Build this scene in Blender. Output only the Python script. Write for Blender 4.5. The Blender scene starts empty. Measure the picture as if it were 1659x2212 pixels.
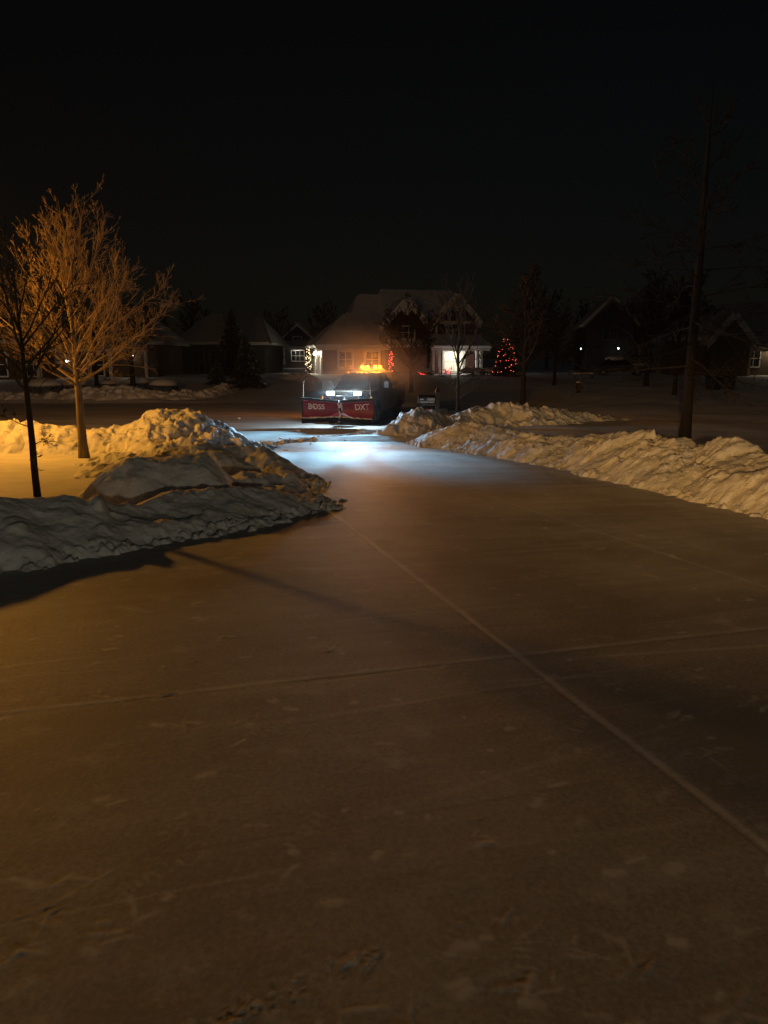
import bpy, bmesh, math, random
import numpy as np
from mathutils import Vector, Matrix, Quaternion

R = math.radians
PI = math.pi
scene = bpy.context.scene
COL = scene.collection

# ------------------------------------------------------------------ camera numbers
CAM_Z = 1.55
PITCH = R(12.18)
FPX = 1533.7            # focal length in the units of a 1659 x 2212 picture


def at(u, v, Y):
    """world point seen at (u, v) of the photograph when it stands Y metres ahead"""
    xc, yc = (u - 829.5) / FPX, (1106 - v) / FPX
    k = Y / (math.cos(PITCH) + math.sin(PITCH) * yc)
    return Vector((xc * k, Y, CAM_Z + (-math.sin(PITCH) + math.cos(PITCH) * yc) * k))


# ------------------------------------------------------------------ numpy noise
def _hash(ix, iy, seed):
    h = (ix.astype(np.int64) * 374761393 + iy.astype(np.int64) * 668265263 + seed * 974634533) & 0xFFFFFFFF
    h = ((h ^ (h >> 13)) * 1274126177) & 0xFFFFFFFF
    h = ((h ^ (h >> 16)) * 2246822519) & 0xFFFFFFFF
    return (h ^ (h >> 15)) & 0xFFFFFFFF


def _h01(ix, iy, seed):
    return _hash(ix, iy, seed) / 4294967295.0


def perlin(x, y, seed=0):
    x = np.asarray(x, float); y = np.asarray(y, float)
    ix, iy = np.floor(x), np.floor(y)
    fx, fy = x - ix, y - iy
    ux, uy = fx * fx * fx * (fx * (fx * 6 - 15) + 10), fy * fy * fy * (fy * (fy * 6 - 15) + 10)

    def g(dx, dy):
        a = _h01(ix + dx, iy + dy, seed) * 2 * PI
        return np.cos(a) * (fx - dx) + np.sin(a) * (fy - dy)
    a = g(0, 0) * (1 - ux) + g(1, 0) * ux
    b = g(0, 1) * (1 - ux) + g(1, 1) * ux
    return (a * (1 - uy) + b * uy) * 1.5


def fbm(x, y, octv=4, seed=0, gain=0.5):
    s, a = 0, 1.0
    for i in range(octv):
        s = s + a * perlin(x * 2 ** i, y * 2 ** i, seed + i * 17)
        a *= gain
    return s


def ridged(x, y, octv=4, seed=0):
    s, a = 0, 1.0
    for i in range(octv):
        s = s + a * (1 - 2 * np.abs(perlin(x * 2 ** i, y * 2 ** i, seed + i * 31)))
        a *= 0.5
    return s


def lumps(x, y, seed=0):
    """rounded random lumps (0..1), one per cell: chunks of thrown snow"""
    x = np.asarray(x, float); y = np.asarray(y, float)
    ix, iy = np.floor(x), np.floor(y)
    best = np.zeros_like(x)
    for dx in (-1, 0, 1):
        for dy in (-1, 0, 1):
            cx, cy = ix + dx, iy + dy
            px = cx + .15 + .7 * _h01(cx, cy, seed); py = cy + .15 + .7 * _h01(cx, cy, seed + 1)
            r = .25 + .45 * _h01(cx, cy, seed + 2)
            hh = _h01(cx, cy, seed + 3)
            d = np.hypot(x - px, y - py) / r
            best = np.maximum(best, hh * np.sqrt(np.clip(1 - d * d, 0, 1)))
    return best


def sstep(a, b, x):
    t = np.clip((np.asarray(x, float) - a) / (b - a), 0, 1)
    return t * t * (3 - 2 * t)


# ------------------------------------------------------------------ the lie of the land
def G(x, y):
    x = np.asarray(x, float); y = np.asarray(y, float)
    near = np.interp(y, [-40, -12, 0, 19, 21, 400], [.45, .45, 0, -.9025, -.95, -.95])
    start = 40 - 9 * sstep(0, 8, x)
    rise = 1.03 * sstep(0, 1, (y - start) / (61 - start))
    return near + rise


def g1(x, y):
    return float(G(np.array([x]), np.array([y]))[0])


DL_Y = [-20, 3.2, 4.4, 5.6, 7.5, 9.5, 11, 13, 16, 18, 20, 22.5]
DL_X = [-8.6, -8.6, -5.6, -3.9, -2.8, -1.6, -1.6, -2.2, -3.0, -3.8, -4.4, -6.0]
DR_Y = [-20, 8.7, 12.5, 15.5, 19, 21.9, 22.5]
DR_X = [5.6, 5.6, 5.0, 4.2, 2.9, 2.0, 2.0]


def drive_l(y): return np.interp(y, DL_Y, DL_X)
def drive_r(y): return np.interp(y, DR_Y, DR_X)


def street_n(x): return np.interp(x, [-200, -6, 3, 8, 200], [21.6, 21.6, 24.5, 28, 28])
def street_f(x): return np.interp(x, [-200, -3, 6, 200], [41.2, 41.2, 35, 35])


# ------------------------------------------------------------------ object helpers
def link(o, parent=None):
    COL.objects.link(o)
    if parent is not None:
        o.parent = parent
    return o


def tag(o, label=None, cat=None, group=None, kind=None):
    if label: o['label'] = label
    if cat: o['category'] = cat
    if group: o['group'] = group
    if kind: o['kind'] = kind
    return o


def empty(name, loc, rz=0.0):
    o = bpy.data.objects.new(name, None)
    o.empty_display_size = .2
    o.location = loc
    o.rotation_euler = (0, 0, rz)
    return link(o)


class MB:
    """collects vertices and faces, builds ONE mesh object"""
    def __init__(s):
        s.v, s.f, s.sm = [], [], []

    def add(s, vs, fs, smooth=False):
        b = len(s.v)
        s.v.extend([tuple(p) for p in vs])
        s.f.extend([tuple(b + i for i in f) for f in fs])
        s.sm.extend([smooth] * len(fs))
        return s

    def box(s, c, size, rz=0, rot=None):
        hx, hy, hz = size[0] / 2, size[1] / 2, size[2] / 2
        m = rot if rot is not None else Matrix.Rotation(rz, 3, 'Z')
        vs = [Vector(c) + m @ Vector((x, y, z)) for x in (-hx, hx) for y in (-hy, hy) for z in (-hz, hz)]
        return s.add(vs, [(0, 1, 3, 2), (4, 6, 7, 5), (0, 4, 5, 1), (2, 3, 7, 6), (0, 2, 6, 4), (1, 5, 7, 3)])

    def bb(s, x0, x1, y0, y1, z0, z1):
        return s.box(((x0 + x1) / 2, (y0 + y1) / 2, (z0 + z1) / 2), (x1 - x0, y1 - y0, z1 - z0))

    def tube(s, pts, rad, k=6, cap=True):
        n = len(pts)
        pts = [Vector(p) for p in pts]
        if not hasattr(rad, '__len__'): rad = [rad] * n
        t0 = (pts[1] - pts[0]).normalized()
        ref = Vector((0, 0, 1)) if abs(t0.z) < .9 else Vector((1, 0, 0))
        a = t0.cross(ref).normalized()
        vs = []
        for i in range(n):
            t = (pts[min(i + 1, n - 1)] - pts[max(i - 1, 0)])
            if t.length < 1e-9: t = t0
            t = t.normalized()
            a = (a - t * a.dot(t))
            a = a.normalized() if a.length > 1e-6 else t.orthogonal().normalized()
            b = t.cross(a)
            for j in range(k):
                w = 2 * PI * j / k
                vs.append(pts[i] + (a * math.cos(w) + b * math.sin(w)) * rad[i])
        fs = [(i * k + j, i * k + (j + 1) % k, (i + 1) * k + (j + 1) % k, (i + 1) * k + j) for i in range(n - 1) for j in range(k)]
        if cap:
            fs.append(tuple(reversed(range(k)))); fs.append(tuple((n - 1) * k + j for j in range(k)))
        return s.add(vs, fs, True)

    def ball(s, c, r, seg=10, rings=6, squash=1.0, noise=0.0, rng=None):
        vs = [(c[0], c[1], c[2] - r * squash)]
        for i in range(1, rings):
            ph = -PI / 2 + PI * i / rings
            for j in range(seg):
                w = 2 * PI * j / seg
                q = r * (1 + (rng.uniform(-noise, noise) if rng else 0))
                vs.append((c[0] + q * math.cos(ph) * math.cos(w), c[1] + q * math.cos(ph) * math.sin(w), c[2] + q * squash * math.sin(ph)))
        vs.append((c[0], c[1], c[2] + r * squash))
        fs = [(0, 1 + (j + 1) % seg, 1 + j) for j in range(seg)]
        for i in range(rings - 2):
            for j in range(seg):
                fs.append((1 + i * seg + j, 1 + i * seg + (j + 1) % seg, 1 + (i + 1) * seg + (j + 1) % seg, 1 + (i + 1) * seg + j))
        top = len(vs) - 1
        fs += [(top, 1 + (rings - 2) * seg + j, 1 + (rings - 2) * seg + (j + 1) % seg) for j in range(seg)]
        return s.add(vs, fs, True)

    def poly_extrude(s, pts, d):
        """closed polygon (3-D points, planar) pushed along vector d"""
        n = len(pts); d = Vector(d)
        vs = [Vector(p) for p in pts] + [Vector(p) + d for p in pts]
        fs = [tuple(reversed(range(n))), tuple(range(n, 2 * n))] + [(i, (i + 1) % n, n + (i + 1) % n, n + i) for i in range(n)]
        return s.add(vs, fs)

    def loft(s, rings, cap=True, smooth=False):
        k = len(rings[0]); vs = [p for r in rings for p in r]
        fs = [(i * k + j, i * k + (j + 1) % k, (i + 1) * k + (j + 1) % k, (i + 1) * k + j) for i in range(len(rings) - 1) for j in range(k)]
        if cap:
            fs.append(tuple(reversed(range(k)))); fs.append(tuple((len(rings) - 1) * k + j for j in range(k)))
        return s.add(vs, fs, smooth)

    def build(s, name, mat, parent=None, bevel=0, fix=True):
        me = bpy.data.meshes.new(name)
        me.from_pydata(s.v, [], s.f)
        me.polygons.foreach_set('use_smooth', s.sm)
        me.update()
        if fix:
            bm = bmesh.new(); bm.from_mesh(me)
            bmesh.ops.recalc_face_normals(bm, faces=bm.faces)
            bm.to_mesh(me); bm.free()
        me.materials.append(mat)
        o = bpy.data.objects.new(name, me)
        if bevel:
            m = o.modifiers.new('edge', 'BEVEL'); m.width = bevel; m.segments = 2; m.limit_method = 'ANGLE'; m.angle_limit = R(35)
        return link(o, parent)


def grid_mesh(name, X, Y, Z, mat, keep=None, attr=None):
    """a sheet from 2-D arrays of coordinates"""
    ny, nx = X.shape
    co = np.stack([X, Y, Z], -1).reshape(-1, 3)
    idx = np.arange(ny * nx).reshape(ny, nx)
    f = np.stack([idx[:-1, :-1], idx[:-1, 1:], idx[1:, 1:], idx[1:, :-1]], -1).reshape(-1, 4)
    if keep is not None:
        kf = (keep[:-1, :-1] | keep[:-1, 1:] | keep[1:, 1:] | keep[1:, :-1]).reshape(-1)
        f = f[kf]
        used = np.unique(f)
        rm = np.full(ny * nx, -1); rm[used] = np.arange(len(used))
        f = rm[f]; co = co[used]
        if attr is not None: attr = attr.reshape(-1)[used]
    me = bpy.data.meshes.new(name)
    me.vertices.add(len(co)); me.vertices.foreach_set('co', co.astype(np.float32).ravel())
    me.loops.add(len(f) * 4); me.loops.foreach_set('vertex_index', f.astype(np.int32).ravel())
    me.polygons.add(len(f)); me.polygons.foreach_set('loop_start', np.arange(len(f), dtype=np.int32) * 4)
    me.polygons.foreach_set('use_smooth', np.ones(len(f), bool))
    me.update(calc_edges=True)
    if attr is not None:
        a = me.attributes.new('cover', 'FLOAT', 'POINT'); a.data.foreach_set('value', np.asarray(attr, np.float32).ravel())
    me.materials.append(mat)
    return link(bpy.data.objects.new(name, me))


def copy_tree(o, parent=None):
    c = o.copy(); COL.objects.link(c)
    if parent is not None: c.parent = parent
    for ch in list(o.children):
        copy_tree(ch, c)
    return c


# ------------------------------------------------------------------ materials
def new_mat(name):
    m = bpy.data.materials.new(name); m.use_nodes = True
    nt = m.node_tree
    return m, nt, nt.nodes['Principled BSDF']


def N(nt, typ, **kw):
    n = nt.nodes.new(typ)
    for k, v in kw.items():
        if k in n.inputs: n.inputs[k].default_value = v
        else: setattr(n, k, v)
    return n


def mat(name, c, rough=.6, c2=None, scale=4.0, bump=0.0, bscale=30.0, metal=0.0, spec=.5, stretch=None):
    m, nt, p = new_mat(name)
    p.inputs['Roughness'].default_value = rough
    p.inputs['Metallic'].default_value = metal
    p.inputs['Specular IOR Level'].default_value = spec
    tc = N(nt, 'ShaderNodeTexCoord')
    src = tc.outputs['Object']
    if stretch:
        mp = N(nt, 'ShaderNodeMapping'); mp.inputs['Scale'].default_value = stretch
        nt.links.new(src, mp.inputs[0]); src = mp.outputs[0]
    no = N(nt, 'ShaderNodeTexNoise', Scale=scale, Detail=5.0)
    nt.links.new(src, no.inputs['Vector'])
    r = N(nt, 'ShaderNodeValToRGB')
    c2 = c2 or tuple(x * .7 for x in c)
    r.color_ramp.elements[0].position = .35; r.color_ramp.elements[0].color = (*c2, 1)
    r.color_ramp.elements[1].position = .65; r.color_ramp.elements[1].color = (*c, 1)
    nt.links.new(no.outputs['Fac'], r.inputs[0]); nt.links.new(r.outputs[0], p.inputs['Base Color'])
    if bump:
        b2 = N(nt, 'ShaderNodeTexNoise', Scale=bscale, Detail=6.0)
        nt.links.new(src, b2.inputs['Vector'])
        bn = N(nt, 'ShaderNodeBump', Strength=1.0, Distance=bump)
        nt.links.new(b2.outputs['Fac'], bn.inputs['Height']); nt.links.new(bn.outputs[0], p.inputs['Normal'])
    return m


def emit(name, c, strength):
    m, nt, p = new_mat(name)
    p.inputs['Base Color'].default_value = (*[min(1, x) for x in c], 1)
    p.inputs['Emission Color'].default_value = (*c, 1)
    p.inputs['Emission Strength'].default_value = strength
    return m


def snow_mat(name, c=(.84, .85, .87), grit=.012, grit_scale=28.0, coarse=.05, coarse_scale=4.0, c2=None):
    m, nt, p = new_mat(name)
    p.inputs['Roughness'].default_value = .75
    p.inputs['Specular IOR Level'].default_value = .25
    ge = N(nt, 'ShaderNodeNewGeometry')
    a = N(nt, 'ShaderNodeTexNoise', Scale=grit_scale, Detail=8.0, Roughness=.65)
    b = N(nt, 'ShaderNodeTexNoise', Scale=coarse_scale, Detail=5.0)
    for n in (a, b): nt.links.new(ge.outputs['Position'], n.inputs['Vector'])
    b1 = N(nt, 'ShaderNodeBump', Strength=1.0, Distance=coarse)
    b2 = N(nt, 'ShaderNodeBump', Strength=1.0, Distance=grit)
    nt.links.new(b.outputs['Fac'], b1.inputs['Height']); nt.links.new(b1.outputs[0], b2.inputs['Normal'])
    nt.links.new(a.outputs['Fac'], b2.inputs['Height']); nt.links.new(b2.outputs[0], p.inputs['Normal'])
    r = N(nt, 'ShaderNodeValToRGB')
    c2 = c2 or tuple(x * .86 for x in c)
    r.color_ramp.elements[0].position = .3; r.color_ramp.elements[0].color = (*c2, 1)
    r.color_ramp.elements[1].position = .6; r.color_ramp.elements[1].color = (*c, 1)
    nt.links.new(b.outputs['Fac'], r.inputs[0]); nt.links.new(r.outputs[0], p.inputs['Base Color'])
    return m


M = {}
M['snow'] = snow_mat('soft_snow', grit=.004, coarse=.03, coarse_scale=2.0)
M['bank'] = snow_mat('plowed_snow', grit=.016, grit_scale=22, coarse=.03, coarse_scale=6.0)
M['rough_bank'] = snow_mat('crumbly_snow', grit=.014, grit_scale=26, coarse=.03, coarse_scale=7.0)
M['dimmed_snow'] = snow_mat('darkened_snow', (.36, .35, .35), grit=.01, coarse=.05)  # white snow darkened in its colour so the far roofs look dimly lit
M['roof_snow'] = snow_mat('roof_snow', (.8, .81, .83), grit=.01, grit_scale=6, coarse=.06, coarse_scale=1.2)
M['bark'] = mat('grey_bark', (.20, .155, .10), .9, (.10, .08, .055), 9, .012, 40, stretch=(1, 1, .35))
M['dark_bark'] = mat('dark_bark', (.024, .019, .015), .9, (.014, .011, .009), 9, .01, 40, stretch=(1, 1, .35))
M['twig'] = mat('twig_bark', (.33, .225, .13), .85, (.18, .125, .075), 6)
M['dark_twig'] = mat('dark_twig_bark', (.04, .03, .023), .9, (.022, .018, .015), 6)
M['brick'] = mat('dark_brick', (.09, .036, .024), .9, (.045, .024, .02), 8, .01, 30)
M['brick_pale'] = mat('tan_brick', (.09, .06, .042), .9, (.05, .038, .03), 8, .01, 30)
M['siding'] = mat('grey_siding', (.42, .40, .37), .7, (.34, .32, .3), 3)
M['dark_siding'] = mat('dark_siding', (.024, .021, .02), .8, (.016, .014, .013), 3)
M['trim'] = mat('white_trim', (.75, .74, .70), .6, (.62, .61, .58), 5)
M['grey_trim'] = mat('grey_trim', (.06, .06, .06), .7, (.04, .04, .04), 5)
M['dim_trim'] = mat('cream_trim', (.4, .38, .33), .7, (.3, .28, .25), 5)
M['glass'] = mat('window_glass', (.02, .022, .026), .08, (.012, .013, .016), 2, spec=.6)
M['black'] = mat('black_plastic', (.018, .018, .018), .45, (.012, .012, .012), 6)
M['rubber'] = mat('rubber', (.02, .019, .018), .8, (.03, .028, .026), 9, .004, 50)
M['metal'] = mat('worn_steel', (.16, .15, .14), .5, (.08, .07, .06), 10, metal=.6)
M['evergreen'] = mat('evergreen_needles', (.045, .065, .04), .8, (.02, .03, .02), 6)


def street_material():
    m, nt, p = new_mat('packed_snow_road')
    p.inputs['Roughness'].default_value = .6
    ge = N(nt, 'ShaderNodeNewGeometry')
    mp = N(nt, 'ShaderNodeMapping'); mp.inputs['Scale'].default_value = (.25, 1.2, 1); mp.inputs['Rotation'].default_value = (0, 0, R(-6))
    nt.links.new(ge.outputs['Position'], mp.inputs[0])
    a = N(nt, 'ShaderNodeTexNoise', Scale=1.4, Detail=7.0, Roughness=.6); nt.links.new(mp.outputs[0], a.inputs['Vector'])
    r = N(nt, 'ShaderNodeValToRGB')
    r.color_ramp.elements[0].position = .38; r.color_ramp.elements[0].color = (.48, .46, .44, 1)
    r.color_ramp.elements[1].position = .66; r.color_ramp.elements[1].color = (.80, .80, .80, 1)
    nt.links.new(a.outputs['Fac'], r.inputs[0]); nt.links.new(r.outputs[0], p.inputs['Base Color'])
    b = N(nt, 'ShaderNodeTexNoise', Scale=7.0, Detail=6.0); nt.links.new(mp.outputs[0], b.inputs['Vector'])
    bn = N(nt, 'ShaderNodeBump', Strength=1.0, Distance=.02); nt.links.new(b.outputs['Fac'], bn.inputs['Height']); nt.links.new(bn.outputs[0], p.inputs['Normal'])
    return m


def drive_material():
    m, nt, p = new_mat('snow_dusted_concrete')
    p.inputs['Roughness'].default_value = .62
    p.inputs['Specular IOR Level'].default_value = .3
    ge = N(nt, 'ShaderNodeNewGeometry')

    def noise(scale, detail, sx=1, sy=1, rz=0, rough=.55):
        mp = N(nt, 'ShaderNodeMapping'); mp.inputs['Scale'].default_value = (sx, sy, 1)
        ro = N(nt, 'ShaderNodeVectorRotate', rotation_type='Z_AXIS'); ro.inputs['Angle'].default_value = rz
        nt.links.new(ge.outputs['Position'], ro.inputs['Vector']); nt.links.new(ro.outputs[0], mp.inputs[0])
        n = N(nt, 'ShaderNodeTexNoise', Scale=scale, Detail=detail, Roughness=rough)
        nt.links.new(mp.outputs[0], n.inputs['Vector'])
        return n.outputs['Fac']

    def ramp(src, a, b, lo, hi):
        q = N(nt, 'ShaderNodeMapRange'); q.inputs[1].default_value = a; q.inputs[2].default_value = b; q.inputs[3].default_value = lo; q.inputs[4].default_value = hi
        nt.links.new(src, q.inputs[0]); return q.outputs[0]

    def math2(op, a, b):
        q = N(nt, 'ShaderNodeMath', operation=op)
        for i, s in enumerate((a, b)):
            if isinstance(s, (int, float)): q.inputs[i].default_value = s
            else: nt.links.new(s, q.inputs[i])
        return q.outputs[0]
    patch = ramp(noise(.55, 6, 1, 1, 0, .6), .38, .62, 0, 1)
    streak = ramp(noise(1.0, 6, .6, 7, R(-17), .6), .4, .65, 0, 1)
    at_ = N(nt, 'ShaderNodeAttribute', attribute_name='cover')
    f = math2('ADD', math2('MULTIPLY', patch, .42), math2('MULTIPLY', streak, .16))
    f = math2('ADD', f, at_.outputs['Fac'])
    fine = ramp(noise(60, 5, 1, 1, 0, .7), .35, .68, -.2, .22)
    f = math2('ADD', f, fine)
    r = N(nt, 'ShaderNodeValToRGB')
    r.color_ramp.elements[0].position = 0; r.color_ramp.elements[0].color = (.46, .44, .41, 1)
    r.color_ramp.elements[1].position = .95; r.color_ramp.elements[1].color = (.92, .92, .92, 1)
    nt.links.new(f, r.inputs[0]); nt.links.new(r.outputs[0], p.inputs['Base Color'])
    h = math2('ADD', math2('MULTIPLY', noise(85, 6, 1, 1, 0, .75), .0042), math2('MULTIPLY', noise(2.2, 6, .8, 7, R(-17), .65), .0006))
    h = math2('ADD', h, math2('MULTIPLY', noise(6, 5), .0022))
    bn = N(nt, 'ShaderNodeBump', Strength=1.0, Distance=1.0)
    nt.links.new(h, bn.inputs['Height']); nt.links.new(bn.outputs[0], p.inputs['Normal'])
    return m


M['street'] = street_material()
M['drive'] = drive_material()

# ------------------------------------------------------------------ ground, street, driveway
def spaced(a, b, f0, grow, mx):
    out, s, x = [a], f0, a
    while x < b:
        x += s; s = min(s * grow, mx); out.append(x)
    return out


ys = spaced(-16, 60, .45, 1.0, .45) + spaced(60.6, 210, .8, 1.08, 8)
xr = spaced(0, 26, .4, 1.0, .4); xr += spaced(xr[-1] + .6, 150, .8, 1.09, 8)
xs = np.array([-x for x in reversed(xr[1:])] + xr)
X, Y = np.meshgrid(xs, np.array(ys))
dl, dr = drive_l(Y), drive_r(Y)
ind = sstep(-.45, .0, np.minimum(X - dl, dr - X)) * (Y < 22.2)
sn, sf = street_n(X), street_f(X)
ins = sstep(-.6, .2, np.minimum(Y - sn, sf - Y)) * (1 - sstep(2.5, 7, X))
opp = sstep(-1, 0, np.minimum(X + 12.5 + .02 * (Y - 40), -5.2 - .02 * (Y - 40) - X)) * (Y > 38) * (Y < 57)   # drive of the house opposite
carve = np.maximum(np.maximum(ind, ins), 0)
Z = G(X, Y) + .13 * (1 - opp * .7) * (1 - carve) - .07 * carve + fbm(X * .25, Y * .25, 4, 3) * .05 * (1 - carve)
Z += sstep(70, 200, Y) * 1.2
tag(grid_mesh('ground', X, Y, Z, M['snow']), kind='structure')

xs = np.concatenate([np.arange(-90, -14, 1.0), np.arange(-14, 14, .1), np.arange(14, 90, 1.0)])
ys = np.arange(20.2, 42.3, .1)
X, Y = np.meshgrid(xs, ys)
keep = (Y > street_n(X) - 1.2) & (Y < street_f(X) + .8) & (X < 7.5)
Zs = G(X, Y) - .012 + fbm(X * .5, Y * 2.0, 4, 5) * .012
tag(grid_mesh('street', X, Y, Zs, M['street'], keep), kind='structure')

# driveway with its scraped thin snow, joints, footprints
rr = random.Random(5)
nrm = math.hypot(1, .29)
L1 = (.79 + .29 * 3.96) / nrm
T1 = (3.96 - .29 * .79) / nrm
STROKES = []            # short ridges or grooves: x, y, angle, half length, width, height, paleness


def stroke(*a): STROKES.append(a)


for i in range(150):          # scuffs and bits of boot prints: a few short crossing ridges each
    y0 = 1.3 + 12 * rr.random() ** 1.4; x0 = rr.uniform(-.7, .75) * (y0 * .75 + .6)
    a0 = rr.uniform(-.5, .7)
    if rr.random() < .6:
        for j in range(rr.randint(4, 9)):
            stroke(x0 + rr.gauss(0, .05), y0 + rr.gauss(0, .045), a0 + rr.gauss(0, .6), rr.uniform(.02, .075), rr.uniform(.006, .012), rr.uniform(.003, .009), rr.uniform(.15, .6))
    else:
        stroke(x0, y0, rr.uniform(-.3, 1.0), rr.uniform(.02, .06), rr.uniform(.008, .02), rr.uniform(.003, .007), rr.uniform(.2, .7))
for i in range(150):          # long scrapes left by the blade and the shovel
    y0 = 1.5 + 17 * rr.random(); x0 = rr.uniform(-.8, .9) * (y0 * .5 + .8)
    stroke(x0, y0, R(16) + rr.gauss(0, .12), rr.uniform(.25, 1.5), rr.uniform(.006, .018), rr.uniform(-.002, .004), rr.uniform(-.25, .45))
for (fx, fy, fa) in [(-.28, 2.25, 1.1), (.05, 2.75, 1.3), (.62, 2.5, 1.2), (.95, 3.1, 1.0), (.2, 1.75, 1.2), (-.75, 2.0, .8), (.38, 1.62, 1.4), (-.5, 3.05, 1.0), (1.25, 3.5, 1.2), (.45, 3.65, 1.2)]:
    for q in (-.10, -.075, -.05, -.02, .01, .05, .075, .10):      # treaded boot print: ribs inside an oval
        if rr.random() < .3: continue
        stroke(fx + q * math.cos(fa), fy + q * math.sin(fa), fa + PI / 2 + rr.gauss(0, .15), .035 + rr.uniform(-.012, .008), .007, .0035, .35)
for i in range(150):          # crumbly ridge dropped along a scrape at the lower edge
    t = rr.random()
    stroke(-.62 + .62 * t + rr.gauss(0, .02), 1.34 + .36 * t + rr.gauss(0, .02), rr.uniform(0, 3), rr.uniform(.005, .013), rr.uniform(.004, .008), rr.uniform(.003, .009), .4)
for i in range(130):          # pads of pressed snow and drops of slush, paler than the rest
    y0 = 1.25 + 4.5 * rr.random() ** 1.6; x0 = rr.uniform(-.65, .7) * (y0 * .75 + .6)
    stroke(x0, y0, rr.uniform(-.4, 1.2), rr.uniform(.012, .06), rr.uniform(.008, .025), .0015, rr.uniform(.25, .75))
for (cx, cy, rad, a0, a1) in [(-9, 12.5, 9.0, -75, -28), (-9, 12.5, 10.4, -75, -30), (2.5, -6, 9.5, 75, 118)]:     # faint curved tyre tracks
    for k in range(60):
        a = R(a0 + (a1 - a0) * (k + rr.random()) / 60)
        for o in (-.07, -.025, .025, .07):
            stroke(cx + (rad + o) * math.cos(a), cy + (rad + o) * math.sin(a), a + PI / 2 + .3, .05, .010, -.0018, -.10)


def drive_sheet(xs, ys, fine, hole=None):
    X, Y = np.meshgrid(xs, ys)
    hz = fbm(X * .8, Y * .8, 3, 11) * .0022
    al, ac = (X + Y * .29) / nrm, (Y - X * .29) / nrm        # across and along the drive (its axis leans to the left)
    wob = fbm(X * 2, Y * 2, 3, 9)
    hz += .0009 * np.clip(fbm(al * 1.6 + 3, ac * 9.0, 5, 21), -1, 1)
    brk = .6 + .4 * sstep(-.35, .35, fbm(X * 3, Y * 3, 4, 14))
    cov = np.zeros_like(X)

    def joint(d, wgt):
        nonlocal hz, cov
        d = d + wob * .004
        hz = hz + wgt * (.0022 * np.exp(-((d - .018) / .016) ** 2) - .0035 * np.exp(-((d + .016) / .009) ** 2))
        cov = cov + wgt * brk * (1.15 * np.exp(-((d - .012) / .022) ** 2) - .35 * np.exp(-((d + .018) / .010) ** 2))
    for k in range(0, 3): joint(al - (L1 + 2.62 * k), 1.0 if k == 0 else .3)
    for k in range(-1, 8): joint(ac - (T1 + 2.75 * k), .7 if k == 0 else .2)
    if fine:
        hz += .0009 * fbm(X * 45, Y * 45, 3, 91) + .0006 * np.clip(fbm(al * 14, ac * 60, 3, 92), -1, 1)
        cov += .16 * np.clip(fbm(X * 38, Y * 38, 3, 93), -1, 1)
    for (x0, y0, ang, ln, w, h, c) in STROKES:
        r_ = ln + 2.2 * w
        m0, m1 = np.searchsorted(ys, (y0 - r_, y0 + r_)); n0, n1 = np.searchsorted(xs, (x0 - r_, x0 + r_))
        if m1 <= m0 or n1 <= n0: continue
        sl = (slice(m0, m1), slice(n0, n1))
        dx, dy = X[sl] - x0, Y[sl] - y0
        a = dx * math.cos(ang) + dy * math.sin(ang); b = -dx * math.sin(ang) + dy * math.cos(ang)
        wv = w * (1 + .35 * wob[sl])
        k = np.exp(-(b / wv) ** 2) * np.clip(1.4 * (1 - (a / ln) ** 2), 0, 1)
        hz[sl] += h * k * (.30 if y0 < 3.4 else .55); cov[sl] += 1.25 * c * k
    cov += .5 * np.clip(fbm(X * 4.5, Y * 4.5, 5, 44) - .45, 0, 1) - .22 * np.clip(fbm(X * .9, Y * 1.1, 4, 46) - .1, 0, 1)
    cov += .12 * sstep(9, 19, Y)
    keep = (X > drive_l(Y) - .15) & (X < drive_r(Y) + .15)
    if hole is not None:
        keep &= ~((X > hole[0] + .001) & (X < hole[1] - .001) & (Y > hole[2] + .001) & (Y < hole[3] - .001))
        # a face is kept when any corner is kept, so the hole closes exactly on its border
    tag(grid_mesh('driveway', X, Y, G(X, Y) + hz + .004, M['drive'], keep, cov), kind='structure')


HX0, HX1, HY0, HY1 = -2.6, 2.8, 1.2, 4.8
yn = spaced(HY0, HY1, .006, 1.003, .013); yn = np.array([y for y in yn if y < HY1 - .002] + [HY1])
drive_sheet(np.linspace(HX0, HX1, 820), yn, True)
yc = np.array(spaced(-3, HY0 - .03, .06, 1.0, .06)[:-1] + list(np.linspace(HY0, HY1, 200)) + spaced(HY1 + .018, 22.6, .018, 1.003, .04))
xc_ = np.concatenate([np.arange(-8.7, HX0 - .011, .022), np.linspace(HX0, HX1, 246), np.arange(HX1 + .022, 6.0, .022)])
drive_sheet(xc_, yc, False, (HX0, HX1, HY0, HY1))


# ------------------------------------------------------------------ snow banks
def ridge(X, Y, pts, wl, wr, p=1.15):
    """height above ground of a heap along a crest line (x, y, h); wl / wr = spread to the left / right of its direction"""
    out = np.full(X.shape, -1.0)
    for (x0, y0, h0), (x1, y1, h1) in zip(pts[:-1], pts[1:]):
        dx, dy = x1 - x0, y1 - y0
        L2 = dx * dx + dy * dy
        t = np.clip(((X - x0) * dx + (Y - y0) * dy) / L2, 0, 1)
        ex, ey = X - (x0 + t * dx), Y - (y0 + t * dy)
        side = dx * ey - dy * ex
        d = np.hypot(ex, ey)
        h = h0 + (h1 - h0) * t
        w = np.where(side > 0, wl, wr) * (.35 + .65 * np.sqrt(np.maximum(h, .02) / .7))
        s = d / w
        out = np.maximum(out, h * (1 - np.clip(s, 0, 1.6) ** p) - .06 * np.clip(s - 1, 0, 2))
    return out


def smax(a, b, k=.07):
    h = np.clip(.5 + .5 * (a - b) / k, 0, 1)
    return b * (1 - h) + a * h + k * h * (1 - h)


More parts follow.
